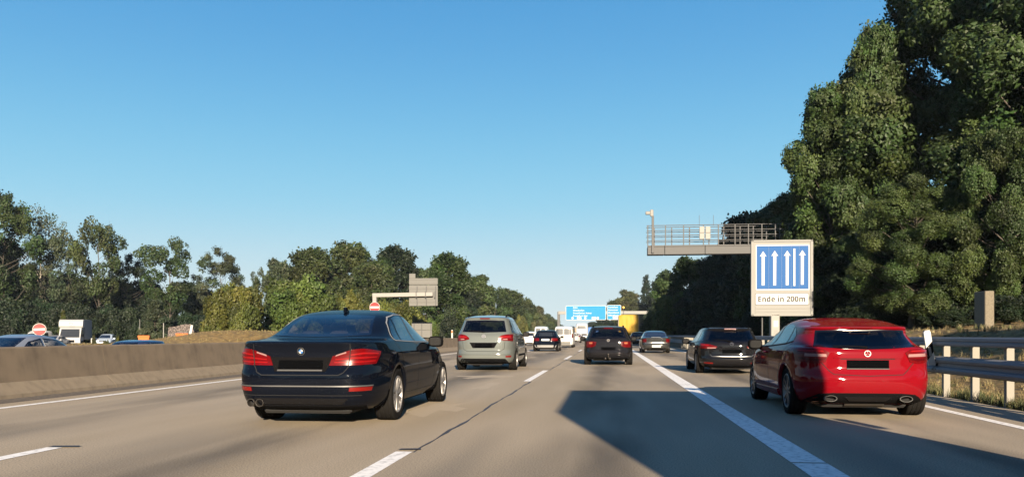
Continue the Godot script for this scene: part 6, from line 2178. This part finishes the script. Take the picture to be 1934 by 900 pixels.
func box_truck(called: String, label: String, at: Vector3, turn: float, w: float, h: float, box_len: float, cab_len: float, cab_h: float, paint: String, box_mat: String, deck := 0.9) -> Node3D:
	# local: rear at +z, cab at -z, origin under the rear of the box
	var root := thing(called, label, "truck", at, turn)
	var g := Geo.new()
	g.box(Vector3(0, (h + deck) / 2, -box_len / 2), Vector3(w, h - deck, box_len), 0.05)
	part("cargo_box", g, box_mat, root)
	g = Geo.new()
	g.box(Vector3(0, deck - 0.15, -(box_len + cab_len) / 2), Vector3(w * 0.55, 0.25, box_len + cab_len - 0.3), 0.02)
	g.box(Vector3(0, 0.55, -0.08), Vector3(w * 0.9, 0.14, 0.1), 0.02)
	part("chassis", g, "black_plastic", root)
	# cab: side outline extruded, sloping screen
	g = Geo.new()
	var z0 := -box_len - 0.06
	var poly := PackedVector2Array([Vector2(0, 0.42), Vector2(cab_len, 0.42), Vector2(cab_len + 0.02, cab_h * 0.42), Vector2(cab_len - 0.12, cab_h * 0.50), Vector2(cab_len - 0.75, cab_h * 0.93), Vector2(cab_len - 1.0, cab_h), Vector2(0, cab_h)])
	g.prism(poly, Vector3(-w * 0.44, 0, z0), Vector3(0, 0, -1), Vector3.UP, Vector3(w * 0.88, 0, 0))
	part("cab", g, paint, root)
	g = Geo.new()
	var a := Vector3(0, cab_h * 0.52, z0 - cab_len + 0.13)
	var b := Vector3(0, cab_h * 0.92, z0 - cab_len + 0.72)
	var nn := Vector3(0, 0.35, -0.5).normalized() * 0.02
	g.quad(a + nn - Vector3(w * 0.40, 0, 0), a + nn + Vector3(w * 0.40, 0, 0), b + nn + Vector3(w * 0.37, 0, 0), b + nn - Vector3(w * 0.37, 0, 0))
	part("windshield", g, "dark_glass", root)
	for sd in [-1.0, 1.0]:
		g = Geo.new()
		g.prism(PackedVector2Array([Vector2(0.25, cab_h * 0.53), Vector2(cab_len - 0.35, cab_h * 0.53), Vector2(cab_len - 0.85, cab_h * 0.9), Vector2(0.25, cab_h * 0.9)]), Vector3(sd * w * 0.445, 0, z0), Vector3(0, 0, -1), Vector3.UP, Vector3(sd * 0.01, 0, 0))
		part("side_window", g, "dark_glass", root)
		g = Geo.new()
		g.box(Vector3(sd * (w * 0.44 + 0.18), cab_h * 0.62, z0 - cab_len + 0.55), Vector3(0.16, 0.34, 0.1), 0.03)
		part("wing_mirror", g, "black_plastic", root)
		g = Geo.new()
		g.lump(Vector3(sd * w * 0.33, cab_h * 0.34, z0 - cab_len - 0.01), Vector3(0.17, 0.12, 0.04))
		part("headlight", g, "head_glass", root)
		g = Geo.new()
		g.box(Vector3(sd * w * 0.40, deck - 0.12, 0.02), Vector3(0.28, 0.14, 0.04), 0.01)
		part("tail_light", g, "tail_red", root)
	g = Geo.new()
	g.box(Vector3(0, cab_h * 0.34, z0 - cab_len - 0.02), Vector3(w * 0.42, 0.26, 0.04), 0.01)
	part("grille", g, "black_plastic", root)
	g = Geo.new()
	g.box(Vector3(0, 0.46, z0 - cab_len - 0.03), Vector3(w * 0.88, 0.26, 0.12), 0.03)
	part("front_bumper", g, "black_plastic", root)
	truck_wheels(root, [-1.3, z0 - cab_len * 0.55], w * 0.44, 0.42 if h < 3.6 else 0.5)
	return root

func lorries() -> void:
	# the tall truck beside the camera, known here by its shadow on the lanes
	box_truck("box_truck", "tall white box truck in the right lane that throws the broad shadow across the road", Vector3(3.5, 0, 2.3), 0.0, 2.4, 4.2, 4.6, 1.35, 3.6, "white_paint", "white_paint")
	# parked box truck facing the motorway
	var t := box_truck("box_truck", "white box truck with a raised cargo box over its cab, parked facing the motorway", Vector3(-61.6, -0.385, -91.2), PI + 0.42, 2.45, 3.2, 4.4, 1.9, 2.3, "truck_white", "truck_grey", 0.95)
	var g := Geo.new()
	g.prism(PackedVector2Array([Vector2(0, 2.33), Vector2(1.0, 2.33), Vector2(1.12, 2.5), Vector2(0.95, 3.0), Vector2(0.6, 3.19), Vector2(0, 3.19)]), Vector3(-1.2, 0, -4.42), Vector3(0, 0, -1), Vector3.UP, Vector3(2.4, 0, 0))
	part("roof_pod", g, "truck_white", t)
	g = Geo.new()
	for k in 20:
		var a := TAU * k / 20
		var b := TAU * (k + 1) / 20
		var f := func(an: float, r: float) -> Vector3: return Vector3(cos(an) * r, 2.72 + sin(an) * r, -5.48 - (0.12 - (2.72 + sin(an) * r - 2.55) * 0.22) * 0.5)
		g.quad(f.call(a, 0.13), f.call(a, 0.18), f.call(b, 0.18), f.call(b, 0.13))
	part("emblem", g, "truck_grey", t)
	g = Geo.new()
	g.box(Vector3(-0.15, 2.45, -5.54), Vector3(0.55, 0.06, 0.02))
	part("lettering", g, "truck_grey", t)
	# yellow curtain-sided trailer from behind
	var y := thing("yellow_trailer", "bright yellow tarpaulin trailer seen from behind in the right lane", "trailer", W(2.85, 0, 105.0))
	g = Geo.new()
	var rows := []
	for j in 13:
		var v := j / 12.0
		var row := PackedVector3Array()
		for i in 25:
			var u := i / 24.0
			var x := (u - 0.5) * 2.46
			var yy := lerpf(1.0, 3.62, v)
			var rip := 0.030 * sin(u * 26.0 + v * 3.0) * (1.0 - v * 0.5) + 0.02 * sin(u * 11.0 - v * 7.0)
			row.append(Vector3(x + 0.03 * sin(v * 5.0) * (u - 0.5), yy - 0.10 * pow(absf(u - 0.5) * 2, 6) * v, rip - 0.08 * pow(absf(u - 0.5) * 2, 8) - (0.16 * pow(v, 12))))
		rows.append(row)
	g.grid(rows)
	part("rear_tarpaulin", g, "yellow_tarp", y)
	g = Geo.new()
	g.box(Vector3(0, 2.30, -4.1), Vector3(2.48, 2.58, 7.8), 0.08)
	part("side_tarpaulin", g, "yellow_tarp", y)
	g = Geo.new()
	for sd in [-1.0, 1.0]:
		g.box(Vector3(sd * 1.27, 2.25, -0.06), Vector3(0.06, 2.7, 0.10), 0.01)
	g.box(Vector3(0, 0.92, -0.05), Vector3(2.5, 0.18, 0.12), 0.01)
	part("frame", g, "truck_grey", y)
	g = Geo.new()
	g.box(Vector3(0, 0.55, -0.3), Vector3(2.3, 0.14, 0.12), 0.02)
	g.box(Vector3(0, 0.75, -4.0), Vector3(1.0, 0.25, 7.5), 0.02)
	part("chassis", g, "black_plastic", y)
	for sd in [-1.0, 1.0]:
		g = Geo.new()
		g.box(Vector3(sd * 0.98, 0.72, -0.2), Vector3(0.42, 0.14, 0.06), 0.01)
		part("tail_light", g, "tail_red", y)
	truck_wheels(y, [-1.5, -2.7], 1.05, 0.48)
	# white coach
	var c := thing("coach", "tall white coach seen from behind in the middle lane under the sign gantry", "coach", W(-3.85, 0, 174.0))
	g = Geo.new()
	var k := [[0.35, 0.0, -11.5, 1.15, 10, 8], [0.6, 0.08, -11.6, 1.25, 10, 8], [1.8, 0.06, -11.6, 1.27, 10, 8], [2.6, 0.0, -11.5, 1.26, 10, 8], [3.2, -0.1, -11.3, 1.22, 9, 8], [3.45, -0.25, -11.0, 1.1, 7, 7], [3.55, -0.8, -10.5, 0.6, 5, 5]]
	var b := Body.new(k, 0.3, 60)
	part("body", b.shell([], []), "white_paint", c)
	part("rear_window", ribbon(b, 0, v2([-0.92, 2.35, 0.92, 2.35]), v2([-0.85, 3.0, 0.85, 3.0]), 0.012, 8, 3)[0], "dark_glass", c)
	for sd in [1, 2]:
		part("side_window", ribbon(b, sd, v2([-11.0, 1.7, -0.5, 1.7]), v2([-11.0, 2.9, -0.5, 2.9]), 0.012, 12, 3)[0], "dark_glass", c)
	for sd in [-1.0, 1.0]:
		part("tail_light", ribbon(b, 0, v2([sd * 0.98, 0.95, sd * 1.2, 0.95]), v2([sd * 0.98, 1.6, sd * 1.2, 1.6]), 0.02, 3, 3)[0], "tail_red", c)
	part("engine_grille", ribbon(b, 0, v2([-0.7, 0.85, 0.7, 0.85]), v2([-0.7, 1.3, 0.7, 1.3]), 0.012, 4, 2)[0], "truck_grey", c)
	truck_wheels(c, [-3.0, -9.0], 1.05, 0.5)
	box_truck("lorry", "blue lorry ahead of the dark estate car, to the right of the white coach", W(-1.4, 0, 190.0), 0.0, 2.5, 2.75, 6.5, 1.9, 2.9, "truck_blue", "truck_blue", 0.9)
	box_truck("lorry", "far tan-coloured lorry in the queue left of the coach", W(-7.0, 0, 270.0), 0.0, 2.5, 3.9, 11.0, 1.9, 3.0, "white_paint", "tan_box", 0.9)
	box_truck("lorry", "farthest pale lorry in the queue near the horizon", W(-3.4, 0, 330.0), 0.0, 2.5, 3.9, 11.0, 1.9, 3.0, "white_paint", "tan_box", 0.9)

func traffic() -> void:
	# right lane
	var det := rear_details(0.66, 0.86, 0.60, 0.98, 0.36, "plate_white", 0.60)
	det.append(["chrome_strip", "chrome", "r", 0, v2([-0.66, 0.60, 0.66, 0.60]), v2([-0.66, 0.65, 0.66, 0.65]), 0.016])
	det.append(["spoiler", "chrome", "r", 0, v2([-0.28, 0.955, 0.28, 0.955]), v2([-0.28, 0.975, 0.28, 0.975]), 0.014])
	var c := far_car("pewter_saloon", "pewter grey saloon with a chrome boot strip in the right lane", "sedan", W(2.9, 0, 51.5), 1.36, 0.98, 1.0, "pewter_paint", det)
	far_car("dark_hatchback", "dark hatchback in the right lane behind the yellow trailer, left of the pewter saloon", "hatch", W(3.25, 0, 87.5), 1.42, 0.97, 1.0, "black_paint", rear_details(0.78, 0.95, 0.52, 0.95, 0.55, "plate_white", 0.5))
	# middle lane
	var a := rear_details(0.70, 0.88, 0.42, 0.98, 0.71, "plate_white", 0.5)
	a.append(["lower_trim", "silver_plastic", "r", 0, v2([-0.7, 0.27, 0.7, 0.27]), v2([-0.78, 0.42, 0.78, 0.42]), 0.016])
	far_car("black_hatchback", "black hatchback with a pale lower bumper and white plate, right of the grey minivan", "hatch", W(-4.1, 0, 55.6), 1.44, 0.97, 0.98, "black_paint", a)
	far_car("white_van", "small white van with rear door windows directly ahead of the black hatchback", "van", W(-3.75, 0, 72.0), 1.86, 0.97, 1.0, "white_paint", [
		["tail_light", "tail_red", "r", 0, v2([0.72, 0.85, 0.92, 0.85]), v2([0.74, 1.2, 0.93, 1.2]), 0.016, true],
		["number_plate", "plate_white", "r", 0, v2([-0.26, 0.6, 0.26, 0.6]), v2([-0.26, 0.72, 0.26, 0.72]), 0.014],
		["bumper_strip", "sign_back", "r", 0, v2([-0.85, 0.30, 0.85, 0.30]), v2([-0.85, 0.52, 0.85, 0.52]), 0.016],
		["door_seam", "seam_black", "s", 0, v2([0.0, 0.5, 0.0, 1.66]), 0.03, 0.002]])
	far_car("silver_hatchback", "silver hatchback in the middle lane, first car left of the dark estate", "hatch", W(-4.15, 0, 115.0), 1.42, 0.96, 1.0, "silver_paint", rear_details(0.82, 1.0, 0.55, 0.95, 0.55, "plate_white", 0.5))
	far_car("white_car", "white car just left of the dark estate car, ahead of the silver hatchback", "hatch", W(-3.2, 0, 150.0), 1.44, 0.97, 1.0, "white_paint", rear_details(0.82, 1.0, 0.55, 0.95, 0.55, "plate_white", 0.5))
	# left lane
	far_car("white_hatchback", "white hatchback in the left lane, half hidden behind the grey minivan", "hatch", W(-7.95, 0, 86.0), 1.46, 0.97, 1.0, "white_paint", rear_details(0.78, 0.98, 0.55, 0.95, 0.55, "plate_white", 0.5))
	far_car("white_van", "high-roofed white van in the left lane beyond the white hatchback", "van", W(-8.6, 0, 112.0), 2.25, 1.1, 1.25, "white_paint", rear_details(0.9, 1.3, 0.78, 1.0, 0.6, "plate_white", 0.5))
	far_car("silver_car", "farthest silver car in the queue, left of the coach", "hatch", W(-7.3, 0, 190.0), 1.42, 0.97, 1.0, "silver_paint", rear_details(0.82, 1.0, 0.55, 0.95, 0.55, "plate_white", 0.5))
	# beyond the barrier
	far_car("grey_saloon", "pale slate grey saloon, its roof showing over the barrier at the left edge", "sedan", Vector3(-16.95, -0.38, -23.4), 1.50, 0.97, 1.0, "slate_paint", front_details(1.45), PI, {"fine": 1, "clear": true, "seats": [-1.75, -0.62, 0.5, 1.1]})
	far_car("blue_coupe", "dark blue car coming the other way, only its low roof showing over the barrier", "hatch", Vector3(-18.4, -0.42, -31.6), 1.33, 0.97, 1.0, "navy_paint", front_details(1.4), PI, {"fine": 1, "clear": true})
	far_car("silver_saloon", "silver saloon parked in front of the box truck, its headlight towards the road", "sedan", Vector3(-59.6, -0.385, -84.6), 1.45, 0.98, 1.0, "silver_paint", front_details(1.43), PI + 0.2)
	far_car("pale_blue_car", "pale blue car parked right of the box truck", "hatch", Vector3(-59.4, -0.385, -93.4), 1.60, 1.0, 1.0, "pale_blue_paint", front_details(1.5), PI + 0.35)
	far_car("white_van", "white van partly hidden behind the left no-entry sign and the grey saloon", "van", Vector3(-68.0, -0.385, -93.5), 2.0, 1.0, 1.1, "white_paint", front_details(1.6), PI + 0.1)

# a clear evening sky: colour by height above the horizon, paler round the low sun
func clear_sky() -> ImageTexture:
	var at := [-1.0, -0.05, 0.0, 0.055, 0.16, 0.34, 0.6, 1.0]
	var col := [Vector3(0.05, 0.045, 0.035), Vector3(0.10, 0.10, 0.09), Vector3(0.205, 0.238, 0.245), Vector3(0.188, 0.234, 0.249), Vector3(0.096, 0.195, 0.257), Vector3(0.036, 0.120, 0.223), Vector3(0.017, 0.062, 0.155), Vector3(0.010, 0.040, 0.115)]
	var to_sun := Vector3(0.215, 0.294, 1.0).normalized()
	var im := Image.create(512, 256, false, Image.FORMAT_RGBF)
	for y in 256:
		var el := PI / 2 - PI * (y + 0.5) / 256
		var s := sin(el)
		var k := 0
		while k < at.size() - 2 and at[k + 1] < s:
			k += 1
		var a: Vector3 = col[maxi(k - 1, 0)]
		var b: Vector3 = col[k]
		var c: Vector3 = col[k + 1]
		var f: float = clampf((s - at[k]) / (at[k + 1] - at[k]), 0, 1)
		var m0: Vector3 = (c - a) / (at[k + 1] - at[maxi(k - 1, 0)]) * (at[k + 1] - at[k])
		var e: Vector3 = col[mini(k + 2, col.size() - 1)]
		var m1: Vector3 = (e - b) / (at[mini(k + 2, at.size() - 1)] - at[k]) * (at[k + 1] - at[k])
		var f2 := f * f
		var f3 := f2 * f
		var q: Vector3 = b * (2 * f3 - 3 * f2 + 1) + m0 * (f3 - 2 * f2 + f) + c * (3 * f2 - 2 * f3) + m1 * (f3 - f2)
		if k < 3:
			q = b.lerp(c, f)
		for x in 512:
			var az := (x + 0.5) / 512.0 * TAU
			var d := Vector3(sin(az) * cos(el), s, -cos(az) * cos(el))
			var ang := rad_to_deg(d.angle_to(to_sun))
			var glow := 0.5 * exp(-ang / 7.0) + 0.10 * exp(-ang / 24.0)
			var t := q + (Vector3(1.0, 0.86, 0.62) * glow if s > -0.02 else Vector3.ZERO)
			im.set_pixel(x, y, Color(t.x, t.y, t.z))
	return ImageTexture.create_from_image(im)

func _ready() -> void:
	# camera: lens raised so that the horizon lies low in the picture
	var cam := Camera3D.new()
	cam.name = "camera"
	add_child(cam)
	var near := 0.1
	cam.set_frustum(near * 900.0 / 1570.0, Vector2(0, near * 182.0 / 1570.0), near, 6000.0)
	cam.position = Vector3(0, 1.1, 0)
	cam.rotation.y = deg_to_rad(6.576)
	cam.current = true
	# sky and air
	var we := WorldEnvironment.new()
	we.name = "world"
	add_child(we)
	var env := Environment.new()
	we.environment = env
	env.background_mode = Environment.BG_SKY
	var sm := PanoramaSkyMaterial.new()
	sm.panorama = clear_sky()
	var sky := Sky.new()
	sky.sky_material = sm
	env.sky = sky
	env.tonemap_mode = Environment.TONE_MAPPER_LINEAR
	env.tonemap_exposure = 3.3
	env.fog_enabled = true
	env.fog_density = 0.00010
	env.fog_light_color = Color(0.78, 0.85, 0.92)
	env.sdfgi_enabled = true
	env.ssao_enabled = true
	env.ssil_enabled = true
	# low sun behind the camera, a little to the right
	var sun := DirectionalLight3D.new()
	sun.name = "sun"
	add_child(sun)
	sun.light_energy = 1.6
	sun.light_color = Color(1.0, 0.92, 0.81)
	sun.light_angular_distance = 0.5
	sun.shadow_enabled = true
	sun.look_at_from_position(Vector3.ZERO, Vector3(-0.215, -0.294, -1.0), Vector3.UP)

	materials()
	setting()
	black_sedan(Vector3(-3.62, 0, -10.55))
	red_hatchback(Vector3(3.36, 0, -11.98))
	minivan(Vector3(-3.76, 0, -25.9))
	dark_estate(Vector3(0.02, 0, -31.0))
	black_estate(Vector3(3.43, 0, -24.5))
	lane_sign()
	overhead_gantry()
	left_signs()
	direction_gantry()
	right_bits()
	lorries()
	traffic()
	trees()
